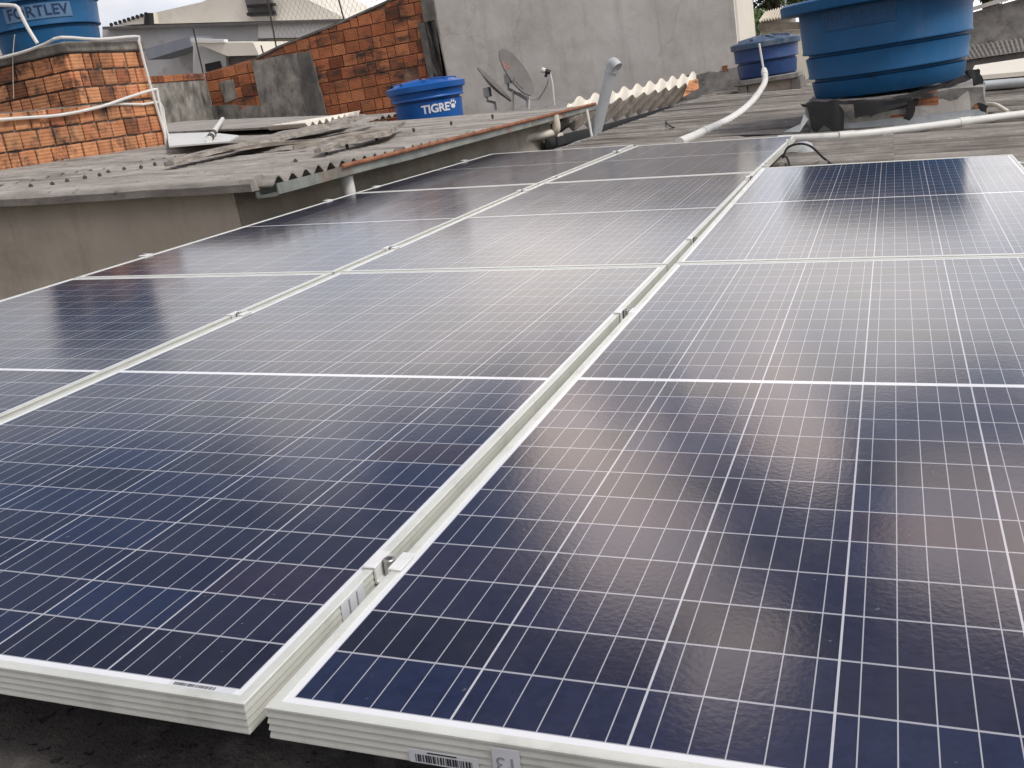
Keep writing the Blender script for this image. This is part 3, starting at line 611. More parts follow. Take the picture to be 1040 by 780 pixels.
# ================================================================== SOLAR PANELS
def frame_bm():
    b = BM(); prof = [(0.0115, -0.0005), (0.0108, 0.0), (0.0008, 0.0), (0.0, -0.0008)]
    n = 4; z = -0.003; bh = (PH - 0.004) / n
    prof.append((0.0, -0.003))
    for k in range(n):
        prof += [(0.0012, z - 0.0005), (0.0012, z - 0.0018), (0.0, z - bh + 0.0006), (0.0, z - bh)]; z -= bh
    prof += [(0.0, -PH), (0.028, -PH), (0.028, -PH + 0.0015), (0.004, -PH + 0.0015), (0.004, -0.006), (0.0115, -0.006)]
    rings = []
    for (i, z) in prof: rings.append([b.verts.new((x, y, z)) for x, y in ((i, i), (PW - i, i), (PW - i, PL - i), (i, PL - i))])
    m = len(rings)
    for k in range(m):
        a, c = rings[k], rings[(k + 1) % m]
        for q in range(4): b.faces.new((a[q], a[(q + 1) % 4], c[(q + 1) % 4], c[q]))
    return b
frame_me = None; glass_me = None; jb_me = None
def panel(name_label, x0, row, dz_far=0.0, dz_near=0.0):
    global frame_me, glass_me
    y0 = row * (PL + 0.0101)
    root = bpy.data.objects.new('solar_panel', None); root.empty_display_size = 0.1; COL.objects.link(root)
    sl_ = math.atan2(dz_far - dz_near, PL)
    root.matrix_world = PM @ Matrix.Translation((x0, y0, dz_near)) @ Matrix.Rotation(sl_, 4, 'X')
    tag(root, name_label, 'solar panel', 'solar panels in the rooftop array')
    if frame_me is None:
        f = obj('frame', frame_bm(), 'alu', root); frame_me = f.data
        b = BM(); box(b, (0.0095, 0.0095, -0.0055), (PW - 0.0095, PL - 0.0095, -0.0016)); gl = obj('cell_glass', b, 'cells', root); glass_me = gl.data
    else:
        f = bpy.data.objects.new('frame', frame_me); link(f, root); gl = bpy.data.objects.new('cell_glass', glass_me); link(gl, root)
    return root
XR, XM, XL = 0.0, -1.0224, -2.0448
pR0 = panel('solar panel nearest the camera in the right column, number 13 sticker on its front frame', XR, 0, 0.004, 0)
pR1 = panel('far solar panel of the right column, dark blue tank reflected in it', XR, 1, 0.016, 0.004)
pM0 = panel('nearest solar panel of the middle column, its free front corner at bottom left', XM, 0)
pM1 = panel('second solar panel of the middle column, between the nearest and farthest ones', XM, 1)
pM2 = panel('farthest solar panel of the middle column, under the big blue tank', XM, 2, -0.024, 0.0)
pL0 = panel('nearest solar panel of the left column, cut by the left photo edge', XL, 0)
pL1 = panel('second solar panel of the left column, alongside the beige wall', XL, 1)
pL2 = panel('farthest solar panel of the left column, below the rusty gutter', XL, 2, -0.016, 0.0)
# barcode and number stickers
def sheet(bm, x0, x1, z0, z1, y, th=0.0004): box(bm, (x0, y - th, z0), (x1, y, z1))
def barcode(bm, x0, x1, z0, z1, y, seed, th=0.0003):
    r = random.Random(seed); x = x0
    while x < x1:
        w_ = r.choice((0.0006, 0.0012, 0.0018)); sheet(bm, x, min(x + w_, x1), z0, z1, y, th); x += w_ + r.choice((0.0006, 0.001, 0.0014))
b = BM(); sheet(b, 0.146, 0.212, -0.0337, -0.0200, -0.0008); stk = obj('barcode_sticker', b, 'paper', pR0)
b = BM(); barcode(b, 0.152, 0.206, -0.0320, -0.0245, -0.0012, 3); sheet(b, 0.164, 0.192, -0.0226, -0.0212, -0.0012, 0.0002); obj('barcode', b, 'ink', stk)
b = BM(); sheet(b, 0.226, 0.251, -0.0337, -0.0052, -0.0008); stk = obj('number_sticker', b, 'paper', pR0)
b = text_bm('13', 0.024, 0.0002)
for v in b.verts: v.co = Vector((0.2385 - v.co.x * 0.9, -0.0014 - v.co.z, -0.0205 - v.co.y * 0.9))
obj('number', b, 'greyink', stk)
b = BM(); box(b, (PW - 0.098, 0.0125, -0.0015), (PW - 0.022, 0.0200, -0.0012)); stk = obj('barcode_sticker', b, 'paper', pM0)
b = BM(); rr = random.Random(5); x = PW - 0.092
while x < PW - 0.045:
    w_ = rr.choice((0.0006, 0.0012, 0.0016)); box(b, (x, 0.0140, -0.0012), (x + w_, 0.0185, -0.0010)); x += w_ + rr.choice((0.0006, 0.001))
obj('barcode', b, 'ink', stk)
b = BM(); box(b, (PW, 0.185, -0.030), (PW + 0.0008, 0.238, -0.001)); stk = obj('paper_label', b, 'paper', pM0)
b = BM()
for k in range(2): box(b, (PW + 0.0008, 0.201 + 0.018 * k, -0.027), (PW + 0.0011, 0.204 + 0.018 * k, -0.004))
obj('print', b, 'greyink', stk)

# mounting rails, across the columns under the frames
RY = [0.285, 1.48, 2.37, 3.73, 4.25, 5.5]
RL = ['mounting rail under the nearest row, closest to the camera', 'mounting rail under the nearest row, on its far side', 'mounting rail under the second row, on its near side',
      'mounting rail under the second row, on its far side', 'mounting rail under the farthest row, on its near side', 'mounting rail under the farthest row, at the far edge']
for k, y in enumerate(RY):
    b = BM(); x1 = 1.10 if k < 4 else 0.05
    for lo, hi in (((-2.12, -0.02, -0.075), (x1, -0.008, -0.0365)), ((-2.12, 0.008, -0.075), (x1, 0.02, -0.0365)), ((-2.12, -0.0078, -0.075), (x1, 0.0078, -0.0625))): box(b, lo, hi)
    o = obj('mounting_rail', b, 'clamp'); o.matrix_world = PM @ Matrix.Translation((0, y, 0)); tag(o, RL[k], 'rail', 'mounting rails under the panels')
# clamps
ORD = ['first', 'second', 'third', 'fourth', 'fifth', 'sixth']
def clamp(kind, x, y, z, label, group):
    root = bpy.data.objects.new(kind, None); root.empty_display_size = 0.03; COL.objects.link(root)
    root.matrix_world = PM @ Matrix.Translation((x, y, z)); tag(root, label, 'clamp', group)
    b = BM()
    if kind == 'mid_clamp':
        for s in (-1, 1): box(b, (s * 0.0165 - 0.0085, -0.021, 0.0006), (s * 0.0165 + 0.0085, 0.021, 0.0036), 0.0008)
        for s in (-1, 1): box(b, (s * 0.0092 - 0.0012, -0.021, -0.018), (s * 0.0092 + 0.0012, 0.021, 0.0005))
        box(b, (-0.0079, -0.021, -0.018), (0.0079, 0.021, -0.0155))
        obj('clamp_plate', b, 'clamp', root)
        b = BM(); lathe(b, [(0, -0.0154), (0.0074, -0.0154), (0.0074, 0.0042), (0.0066, 0.0050), (0.0040, 0.0050), (0.0038, 0.000), (0, 0.000)], n=20)
        obj('bolt', b, 'steel', root)
    else:
        s = -1 if x < -1 else 1
        box(b, (min(-s * 0.011, s * 0.022), -0.022, 0.0006), (max(-s * 0.011, s * 0.022), 0.022, 0.004), 0.0008)
        box(b, (min(s * 0.001, s * 0.004), -0.022, -0.036), (max(s * 0.001, s * 0.004), 0.022, 0.0004))
        obj('clamp_plate', b, 'clamp', root)
        b = BM(); lathe(b, [(0, 0.0042), (0.006, 0.0042), (0.006, 0.0095), (0, 0.0095)], (s * 0.012, 0, 0), n=16); obj('bolt', b, 'steel', root)
for k, y in enumerate(RY[:4]):
    clamp('mid_clamp', -0.0112, y, 0.0 if k < 3 else 0.009, f'{ORD[k]} clamp from the camera in the gap between middle and right columns', 'clamps gripping the panels')
for k, y in enumerate(RY):
    clamp('mid_clamp', -1.0336, y, -0.005 * max(0, k - 3), f'{ORD[k]} clamp from the camera in the gap between left and middle columns', 'clamps gripping the panels')
for k, y in enumerate(RY):
    clamp('end_clamp', -2.0448, y, -0.004 * max(0, k - 3), f'{ORD[k]} end clamp from the camera on the left edge of the left column', 'clamps gripping the panels')
for k in (4, 5):
    clamp('end_clamp', -0.0224, RY[k], -0.004 * (k - 3), f'{("nearer", "farther")[k - 4]} end clamp on the free right edge of the farthest middle panel', 'clamps gripping the panels')
for k in (2, 3):
    clamp('end_clamp', 1.0, RY[k], 0.005 * (k - 1), f'{("nearer", "farther")[k - 2]} end clamp on the right edge of the far right panel', 'clamps gripping the panels')

# ================================================================== WATER TANKS
def tank(label, c, rb, rt, h, body_m, lid_m, name='water_tank', tiers=3, cuts=None, lid_h=0.10, lid_over=0.05, groove=0.018):
    t = thing(name, c, label, 'water tank', 'blue water tanks on the roofs')
    prof = [(0, 0.0), (rb - 0.02, 0.0), (rb, 0.02)]; rad = [(0.0, rb)]
    hh = h / tiers; step = (rt - rb) * 0.42 / max(1, tiers - 1); slope = ((rt - rb) - step * (tiers - 1)) / tiers
    r = rb
    for k in range(tiers):
        r1 = r + slope; z1 = h * cuts[k] if cuts else (k + 1) * hh
        prof.append((r1, z1 - (0.03 if k < tiers - 1 else 0))); rad.append((z1 - 0.03, r1))
        if k < tiers - 1:
            prof += [(r1 - groove, z1 - 0.022), (r1 - groove, z1 - 0.006), (r1 + step + 0.005, z1), (r1 + step + 0.006, z1 + 0.010), (r1 + step, z1 + 0.02)]; r = r1 + step; rad.append((z1 + 0.01, r))
    b = BM(); lathe(b, prof, n=96); body = obj('tank_body', b, body_m, t)
    ro = rt + lid_over
    b = BM(); n = 96; lathe(b, [(rt - 0.01, h - 0.055), (ro - 0.012, h - 0.055), (ro, h - 0.048), (ro + 0.004, h + 0.012), (ro - 0.02, h + 0.026), (rt * 0.86, h + 0.034), (rt * 0.80, h + 0.05), (rt * 0.30, h + lid_h), (rt * 0.24, h + lid_h + 0.012), (0, h + lid_h + 0.014)], n=n)
    for k in range(8):       # raised radial ribs on the lid
        a = 2 * math.pi * (k + 0.5) / 8; d = Vector((math.cos(a), math.sin(a), 0)); s = Vector((-d.y, d.x, 0)) * (0.045 * rt)
        p0, p1 = d * rt * 0.22, d * rt * 0.84
        top = [p0 + Vector((0, 0, h + lid_h + 0.03)), p1 + Vector((0, 0, h + 0.065))]
        q = [b.verts.new(v) for v in (p0 + s + Vector((0, 0, h + lid_h)), p0 - s + Vector((0, 0, h + lid_h)), p1 - s * 1.6 + Vector((0, 0, h + 0.03)), p1 + s * 1.6 + Vector((0, 0, h + 0.03)))]
        tp = [b.verts.new(v) for v in (top[0] + s * .6, top[0] - s * .6, top[1] - s, top[1] + s)]
        b.faces.new(tp)
        for i in range(4): b.faces.new((q[i], q[(i + 1) % 4], tp[(i + 1) % 4], tp[i]))
    lid = obj('lid', b, lid_m, t)
    def rad_at(z):
        for (a, ra), (c_, rc) in zip(rad, rad[1:]):
            if z <= c_: return ra + (rc - ra) * (z - a) / (c_ - a)
        return rad[-1][1]
    return t, body, lid, rad_at
def plate_bm(w_, h_, th=0.003, n=14):
    b = BM()
    vs = [[b.verts.new((-w_ / 2 + w_ * i / n, y, z)) for i in range(n + 1)] for (y, z) in ((-h_ / 2, 0), (-h_ / 2, th), (h_ / 2, th), (h_ / 2, 0))]
    for a, c in zip(vs, vs[1:]):
        for i in range(n): b.faces.new((a[i], a[i + 1], c[i + 1], c[i]))
    return b
def az(c, px, py, Y): v = at(px, py, 'y', Y) - Vector(c); return math.atan2(v.y, v.x)
toward = lambda c: math.atan2(CAM.y - c[1], CAM.x - c[0])
# big tank, right
cB = (0.516, 7.5, 0.105)
tB, bodyB, lidB, rB = tank('largest dark blue water tank, on a rough plinth at the upper right', cB, 0.512, 0.588, 0.655, 'tank', 'tank', cuts=(0.222, 0.484, 1.0), lid_h=0.09, lid_over=0.12, groove=0.024)
ph = toward(cB) - 0.30
b = plate_bm(0.50, 0.135); bend(b, (0, 0), ph, 0.525, rB, 0.001); pl = obj('name_plate', b, 'emboss_dim', bodyB)
b = text_bm('FORTLEV', 0.125, 0.001, 0.002, 1.05); bend(b, (0, 0), ph, 0.525, rB, 0.005); obj('lettering', b, 'letter_dim', pl)
b = BM(); tube(b, [Vector((math.cos(a), math.sin(a), 0)) * (rB(z) + 0.004) + Vector((0, 0, z)) for a, z in [(toward(cB) - 0.20 + 0.05 * math.cos(q), 0.10 + 0.035 * math.sin(q)) for q in [0.2 + 0.3 * k for k in range(9)]]], 0.005, 6)
obj('outlet_mark', b, 'tank_dark', bodyB)
# tank on the tower, left
cT = (-6.80, 7.36, 1.518)
tT, bodyT, lidT, rT = tank('blue water tank on top of the orange brick tower', cT, 0.435, 0.53, 0.66, 'tank', 'tank')
ph = toward(cT) - 0.10
b = plate_bm(0.60, 0.125); bend(b, (0, 0), ph, 0.335, rT, 0.001); pl = obj('name_plate', b, 'emboss', bodyT)
b = text_bm('FORTLEV', 0.125, 0.001, 0.003, 1.06); bend(b, (0, 0), ph, 0.335, rT, 0.005); obj('lettering', b, 'letter_dark', pl)
# bright tank behind the neighbour's roof
pT = at(438, 122, 'y', 10.45); cG = (pT.x, 10.45, 0.26)
zt_ = at(436, 90, 'y', 10.45).z
tG, bodyG, lidG, rG = tank('bright blue water tank standing behind the old grey roof edge', cG, 0.375, 0.435, zt_ - 0.26 + 0.03, 'tank_bright', 'tank_bright', tiers=2, cuts=(0.70, 1.0), lid_h=0.06, lid_over=0.02)
ph = toward(cG) + 0.20; zl = at(450, 109, 'y', 10.1).z - cG[2]
b = text_bm('TIGRE', 0.125, 0.001, 0.004, 0.98); bend(b, (0, 0), ph, zl, rG, 0.003); obj('lettering', b, 'letter_white', bodyG)
b = BM()
def disc(b, x, y, rx, ry, rot=0, n=14):
    vs = []
    for k in range(n):
        a = 2 * math.pi * k / n; u, v = rx * math.cos(a), ry * math.sin(a); vs.append(b.verts.new((x + u * math.cos(rot) - v * math.sin(rot), y + u * math.sin(rot) + v * math.cos(rot), 0.001)))
    b.faces.new(vs)
disc(b, 0, -0.022, 0.034, 0.026)
for k, (x, y) in enumerate(((-0.042, 0.012), (-0.016, 0.034), (0.016, 0.034), (0.042, 0.012))): disc(b, x, y, 0.011, 0.018, (-x) * 8)
bend(b, (0, 0), ph + 0.23 / 0.4, zl + 0.022, rG, 0.003); obj('paw_emblem', b, 'letter_white', bodyG)
# small navy tank, far
c_ = at(780, 77, 'y', 13.6); cN = (c_.x, 13.6, c_.z)
zN = at(777, 43, 'y', 13.6).z
tN, bodyN, lidN, rN = tank('small navy blue water tank with a dusty lid, fed by a thin white pipe', cN, 0.37, 0.415, zN - cN[2], 'tank_navy', 'lid_grey', tiers=2, lid_h=0.07, lid_over=0.03)
# concrete stand under it
b = BM(); zg = -0.09
box(b, (cN[0] - 0.40, 13.22, cN[2] - 0.07), (cN[0] + 0.42, 14.0, cN[2] - 0.002), 0.01)
st = thing('tank_stand', (cN[0], 13.6, zg), 'low concrete stand below the small navy tank', 'stand')
bmesh.ops.translate(b, vec=-Vector((cN[0], 13.6, zg)), verts=b.verts); obj('slab', b, 'plaster_dirty', st)
for dx in (-0.36, 0.32):
    b = BM(); box(b, (dx, -0.36, -0.3), (dx + 0.12, 0.36, cN[2] - 0.072 - zg), 0.008); obj('brick_pier', b, 'edge', st)
b = BM(); box(b, (-0.235, -0.30, -0.3), (0.315, 0.30, cN[2] - 0.074 - zg)); obj('infill', b, 'beige', st)

# masonry base of the big tank with flashing and black rubber
bs = thing('brick_plinth', (0.55, 7.5, -0.15), 'rough brick and plaster plinth with zinc flashing beneath the largest tank', 'plinth'); BI = Vector((0.55, 7.5, -0.15))
b = BM(); z0 = cB[2] - 0.012
prism(b, [(-0.02, 6.90, -0.24), (1.13, 7.02, -0.30), (1.17, 8.1, -0.30), (-0.02, 8.1, -0.24)], (0, 0, z0 + 0.255)); bmesh.ops.translate(b, vec=-BI, verts=b.verts)
bmesh.ops.subdivide_edges(b, edges=b.edges[:], cuts=14, use_grid_fill=True)
for v in b.verts: v.co += Vector((0.028 * noise.noise(v.co * 6), 0.016 * noise.noise(v.co * 14), 0.014 * noise.noise(v.co * 9)))
obj('masonry', b, 'plaster_dirty', bs)
b = BM()
b = BM(); tt = []
fo = Vector((-0.02, 6.895, -0.20)) ; fu = (Vector((1.13, 7.015, -0.20)) - fo).normalized()
def face_patch(bm, u0, u1, z0_, z1_, th, rough, seed, n=7, M=Vector((0, -1, 0))):
    o = []
    cs = [(u0, z0_), (u1, z0_), (u1, z1_), (u0, z1_)]
    for i, (a, z) in enumerate(cs):
        a2, z2 = cs[(i + 1) % 4]
        for k in range(n):
            t = k / n; uu, zz = a + (a2 - a) * t, z + (z2 - z) * t
            o.append(fo + fu * (uu + rough * noise.noise(Vector((uu * 9, zz * 9, seed)))) + Vector((0, 0, zz + 0.20 + rough * noise.noise(Vector((uu * 9, zz * 9, seed + 5))))))
    prism(bm, o, M * th)
for q_ in ((0.66, 0.86, -0.02, 0.035, 0.012, 0.02, 2), (1.08, 1.145, -0.16, -0.06, 0.012, 0.02, 3), (0.55, 0.64, -0.10, -0.05, 0.012, 0.02, 4), (0.72, 0.85, 0.062, 0.082, 0.03, 0.006, 7)):
    b = BM(); face_patch(b, *q_); bmesh.ops.translate(b, vec=-BI, verts=b.verts); o = obj('exposed_brick', b, 'brick', bs); tint(o, lambda p: (0.72, 0.66, 0.64))
b = BM(); face_patch(b, 0.68, 1.06, -0.12, 0.01, 0.010, 0.05, 21, 9); bmesh.ops.translate(b, vec=-BI, verts=b.verts); obj('plaster_patch', b, 'plaster', bs)
b = BM()          # zinc flashing strip, bent, along the foot
rows = []
for k in range(40):
    u = 0.02 + 1.13 * k / 39; wv = 0.012 * noise.noise(Vector((u * 5, 1, 0)))
    hi = -0.055 - 0.03 * u + 0.02 * noise.noise(Vector((u * 3, 7, 0))) + (0.05 if u < 0.16 else 0)
    rows.append([b.verts.new(fo + fu * u + Vector((0, d, z + 0.20))) for d, z in ((-0.016 + wv, hi), (-0.03 + wv, -0.14), (-0.10 + wv, -0.205 - 0.06 * u * 0.7), (-0.10 + wv, -0.209 - 0.06 * u * 0.7), (-0.026 + wv, -0.145), (-0.012 + wv, hi))])
for a, c in zip(rows, rows[1:]):
    for i in range(6): b.faces.new((a[i], a[(i + 1) % 6], c[(i + 1) % 6], c[i]))
bmesh.ops.translate(b, vec=-BI, verts=b.verts); obj('flashing', b, 'zinc', bs, smooth=False)
def rag(bm, pts, wid, seed, th=0.006):
    """a strip of limp rubber following pts"""
    pts = smooth_path(pts, 5); rr = []
    for i, p in enumerate(pts):
        a = (pts[min(i + 1, len(pts) - 1)] - pts[max(i - 1, 0)]).normalized(); s = a.cross(Vector((0, -1, 0.3))).normalized()
        k = wid * (0.5 + 0.22 * noise.noise(p * 9 + Vector((seed, 0, 0)))); j = Vector((0, -0.03 * abs(noise.noise(p * 12 + Vector((0, seed, 0)))), 0))
        rr.append([bm.verts.new(p + s * k + j), bm.verts.new(p + j * 1.8), bm.verts.new(p - s * k + j), bm.verts.new(p - s * k + j + Vector((0, th, 0))), bm.verts.new(p + s * k + j + Vector((0, th, 0)))])
    for a, c in zip(rr, rr[1:]):
        for i in range(5): bm.faces.new((a[i], a[(i + 1) % 5], c[(i + 1) % 5], c[i]))
    bm.faces.new(rr[0]); bm.faces.new(rr[-1][::-1])
YR = 6.86
F_ = lambda px, py, d=0.0: at(px, py, 'y', YR + d + 0.0006 * (px - 820))
def torn(bm, pix, d, seed, rough=0.02, n=6):
    base = [F_(px, py, d) for px, py in pix]; o = []
    for i, p in enumerate(base):
        q = base[(i + 1) % len(base)]
        for k in range(n):
            c = p.lerp(q, k / n); o.append(c + Vector((rough * noise.noise(c * 22 + Vector((seed, 0, 0))), -0.025 * abs(noise.noise(c * 14 + Vector((0, 3, seed)))), rough * noise.noise(c * 22 + Vector((0, 9, seed))))))
    prism(bm, o, (0.0, 0.008, 0.0))
    bmesh.ops.triangulate(bm, faces=[f for f in bm.faces if len(f.verts) > 4])
b = BM()
torn(b, [(819, 104), (822, 118), (826, 132), (831, 136), (838, 125), (844, 134), (856, 135), (858, 113), (849, 103)], -0.03, 1)
torn(b, [(866, 104), (867, 118), (884, 119), (902, 113), (918, 109), (928, 103), (925, 100)], -0.035, 2)
torn(b, [(923, 101), (918, 121), (924, 122), (931, 111), (931, 103)], -0.045, 6, 0.012)
torn(b, [(812, 106), (850, 102), (905, 100), (950, 87), (992, 71), (995, 77), (950, 92), (905, 104), (850, 106), (815, 109)], -0.02, 3, 0.013)
torn(b, [(984, 72), (994, 68), (998, 84), (990, 86)], -0.025, 4); torn(b, [(992, 105), (1003, 107), (1004, 115), (996, 113)], -0.03, 5)
o = obj('rubber_sheet', b, 'black', loc=F_(880, 120)); tag(o, 'torn black rubber sheet hanging out beneath the largest tank', 'rubber sheet')
b = BM()
q = [F_(796, 134, -0.12), F_(813, 126, -0.05), F_(818, 112, -0.02), F_(822, 120, -0.03), F_(812, 134, -0.10)]
prism(b, q, Vector((0, 0.004, 0.002))); o = obj('sheet_metal', b, 'zinc', loc=q[0]); tag(o, 'small bent zinc scrap beside the left foot of the largest tank', 'metal scrap')

# ================================================================== PIPES AND CABLES
def pipe(name, label, pts, r, m='pvc', n=12, sm=6, cat='pipe', group=None, extra=None, coup=()):
    pp = smooth_path(pts, sm) if sm else [Vector(p) for p in pts]
    b = BM(); tube(b, pp, r, n)
    if extra: extra(b)
    for t in coup:
        i_ = int(t * (len(pp) - 2)); d_ = (pp[i_ + 1] - pp[i_]).normalized(); tube(b, [pp[i_] - d_ * 0.05, pp[i_] + d_ * 0.05], r * 1.16, n)
    o = obj(name, b, m, loc=pp[0]); return tag(o, label, cat, group)
LIFT = -0.072
pts = [on_roof(690, 145, LIFT), on_roof(715, 134, LIFT), on_roof(745, 119, LIFT)]
e_ = Vector((cN[0] - 0.03, 13.52, 0.0))
pts += [on_roof(762, 105, LIFT + 0.01), at(772, 92, 'y', 12.2), at(777, 82, 'y', 12.7), at(776, 71, 'y', 13.0)]
pipe('drain_pipe', 'thick white pipe curving across the roof up to the small navy tank', pts, 0.036, coup=(0.18, 0.62, 0.99))
pipe('water_pipe', 'thin white pipe standing in front of the small navy tank', [at(776, 74, 'y', 13.0), at(774, 62, 'y', 13.02), at(771, 44, 'y', 13.04)], 0.014, sm=0, n=8)
pipe('drain_pipe', 'long grey pipe lying across the roof in front of the largest tank', [on_roof(790, 142, LIFT), on_roof(860, 138, LIFT), on_roof(940, 129, LIFT), on_roof(1000, 121, LIFT), on_roof(1080, 111, LIFT)], 0.027, 'pvc', coup=(0.3, 0.72))
pipe('drain_pipe', 'short grey pipe on the far roof at the right photo edge', [on_roof(996, 87, 0.0), on_roof(1020, 85, 0.0), on_roof(1060, 82, 0.0)], 0.040, 'pvc_grey')
pipe('drain_pipe', 'thin pale pipe bent over the roof right of the tank base', [on_roof(1003, 106, -0.04), on_roof(1012, 107, -0.04), on_roof(1024, 114, -0.05)], 0.016, 'pvc_cream')
# leaning vent pipe
p0, p1 = at(604, 140, 'y', 8.3), at(622, 68, 'y', 8.3)
def cap(b):
    d = (p1 - p0).normalized(); tube(b, [p1 - d * 0.05, p1 + d * 0.012], 0.055, 14)
    e = p1 + Vector((0.05, -0.03, -0.012)); tube(b, smooth_path([p1 - Vector((0.02, 0, 0)), p1 + Vector((0.015, -0.01, 0.03)), e], 4), 0.05, 14)
pipe('vent_pipe', 'leaning grey vent pipe with an elbow cap at the edge of the roof', [p0, p1], 0.049, 'pvc_grey', sm=0, n=16, extra=cap)
pipe('pipe_strut', 'thin white stick leaning beside the grey vent pipe', [at(601, 139, 'y', 8.2), at(596, 111, 'y', 8.25)], 0.012, 'pvc', sm=0, n=8)
# thin pipes on the tower
tp = lambda px, py, d=0.05: at(px, py, 'x', XT + d)
pipe('water_pipe', 'thin white pipe along the coping and down the right edge of the brick tower',
     [at(-20, 64, 'y', yA - 0.06), at(20, 54, 'y', yA - 0.06), at(45, 45, 'y', yA - 0.06), tp(62, 38), tp(100, 40), tp(138, 37), tp(141, 42), tp(146, 62), tp(155, 95), tp(166, 132), tp(171, 150)], 0.0135, sm=3, n=8)
pipe('water_pipe', 'thin white pipe sagging across the low brick wall, upper of the two',
     [tp(-30, 124), tp(20, 120), tp(60, 117), tp(100, 109), tp(130, 99), tp(157, 91), tp(160, 96), tp(166, 126), tp(169, 150)], 0.0135, sm=3, n=8)
pipe('water_pipe', 'thin white pipe level across the low brick wall, lower of the two',
     [tp(85, 112, .03), tp(115, 106, .03), tp(145, 106, .03), tp(163, 105, .04), tp(168, 128, .04), tp(174, 149, .04)], 0.012, sm=3, n=8)
# pipe stand at the top of the left tank
qy = yA - 0.05
pipe('pipe_bracket', 'white pipe elbow crossing in front of the tower tank', [at(-25, 3, 'y', qy), at(0, 5, 'y', qy), at(16, 6, 'y', qy), at(20, 12, 'y', qy), at(28, 28, 'y', qy), at(38, 44, 'y', qy)], 0.016, 'pvc', sm=2, n=8)
pipe('cord', 'thin cord hanging down the dark face of the brick tower', [at(15, 35, 'y', yA - 0.04), at(13, 60, 'y', yA - 0.04), at(14, 100, 'y', yA - 0.04)], 0.004, 'pvc_cream', sm=2, n=5)
# cables beside the far middle panel
pipe('cable', 'black cable looping over the roof right of the far middle panel', [on_roof(795, 160, -0.05), on_roof(800, 150, 0.03), on_roof(812, 146, 0.05), on_roof(824, 149, 0.03), on_roof(836, 160, -0.06), on_roof(845, 167, -0.09)], 0.006, 'black', n=6)
pipe('cable', 'short black cable hanging at the corner of the far middle panel', [on_roof(792, 158, -0.05), on_roof(799, 160, -0.05), on_roof(803, 170, -0.09), on_roof(809, 172, -0.09)], 0.006, 'black', n=6)
b = BM(); c = on_roof(814, 152, -0.07); lathe(b, [(0.0, 0.045), (0.035, 0.042), (0.06, 0.03), (0.07, 0.0), (0.068, -0.03)], c, n=24); o = obj('plastic_bowl', b, 'pvc_grey', loc=c); tag(o, 'pale upturned plastic cover on the roof under the black cable loop', 'cover')
# stick on the roof
pipe('branch', 'dry dark twig lying on the roof left of the curving pipe', [on_roof(675, 121, -0.09), on_roof(679, 127, -0.05), on_roof(688, 131, -0.08)], [0.006] * 13, 'debris', n=6)
pipe('roof_batten', 'long thin pale batten along the back of the corrugated roof', [on_roof(712, 98, -0.06), on_roof(770, 92, -0.06), on_roof(825, 86, -0.06)], 0.02, 'wood', n=6)
pipe('cable', 'black cable lying across the roof behind the far middle panel', [on_roof(712, 142, -0.09), on_roof(750, 138, -0.08), on_roof(795, 137, -0.08)], 0.008, 'black', n=6)

# ================================================================== LITTLE ROOF AND BLACK GUTTER BETWEEN THE HOUSES
bg_ = BM(); pr = []
for k in range(24):
    t = k / 23; c = at(560 + 125 * t, 143 - 34 * t + 1.5 * math.sin(3 * t), 'y', 7.7 + 4.5 * t)
    pr.append([bg_.verts.new(c + Vector((x, 0, z))) for x, z in ((-0.06, 0.03), (-0.06, -0.05), (0.0, -0.08), (0.05, -0.05), (0.055, 0.025), (0.04, 0.025), (0.035, -0.04), (-0.04, -0.04), (-0.045, 0.03))])
for a, c in zip(pr, pr[1:]):
    for i in range(9): bg_.faces.new((a[i], a[(i + 1) % 9], c[(i + 1) % 9], c[i]))
bg_.faces.new(pr[0]); bg_.faces.new(pr[-1][::-1])
o = obj('gutter', bg_, 'blackpipe', loc=at(620, 125, 'y', 9.6)); tag(o, 'sagging black gutter between the corrugated roof edge and the brown sheet', 'gutter')
lr = thing('sheet_roof', (-2.4, 10, 0.1), 'small brown corrugated lean-to roof with a cream sheet on top, before the plaster wall', 'roof'); LR = Vector((-2.4, 10, 0.1))
La, Lb = at(545, 139, 'y', 8.2), at(688, 106, 'y', 12.7)
Ta, Tb = at(572, 114, 'y', 9.2), at(706, 84, 'y', 13.6)
b = BM(); corrug(b, lambda u, v: La.lerp(Lb, u).lerp(Ta.lerp(Tb, u), v) - LR, 1, 4, 0.008, 0.030, 11, (0.55, -0.25, 0.8), per=12, phase=0.2)
obj('brown_sheet', b, 'brown_sheet', lr)
Ca, Cb = at(570, 116, 'y', 9.6), at(707, 88, 'y', 14.0); Da, Db = at(577, 103, 'y', 9.9), at(707, 74, 'y', 14.3)
b = BM(); corrug(b, lambda u, v: Ca.lerp(Cb, u).lerp(Da.lerp(Db, u), v) - LR, 1, 2, 0.006, 0.032, 10, (0.1, -0.2, 1), per=12, phase=0.35)
obj('cream_sheet', b, 'cream_sheet', lr)
b = BM(); prism(b, [at(700, 82, 'y', 13.3), at(708, 80, 'y', 13.4), at(709, 90, 'y', 13.0), at(693, 99, 'y', 12.6)], (0, 0.06, 0)); bmesh.ops.translate(b, vec=-LR, verts=b.verts); o = obj('end_brick', b, 'brick', lr); tint(o, lambda p: (1.2, 1.2, 1.1))
# dark gap filler: side wall of the passage below the lean-to
b = BM(); prism(b, [(-2.9, 8.6, -3.3), (-2.36, 8.6, -3.3), (-2.36, 11.9, -3.3), (-2.9, 11.9, -3.3)], (0, 0, 3.1)); bmesh.ops.translate(b, vec=-LR, verts=b.verts); obj('wall', b, 'edge', lr)

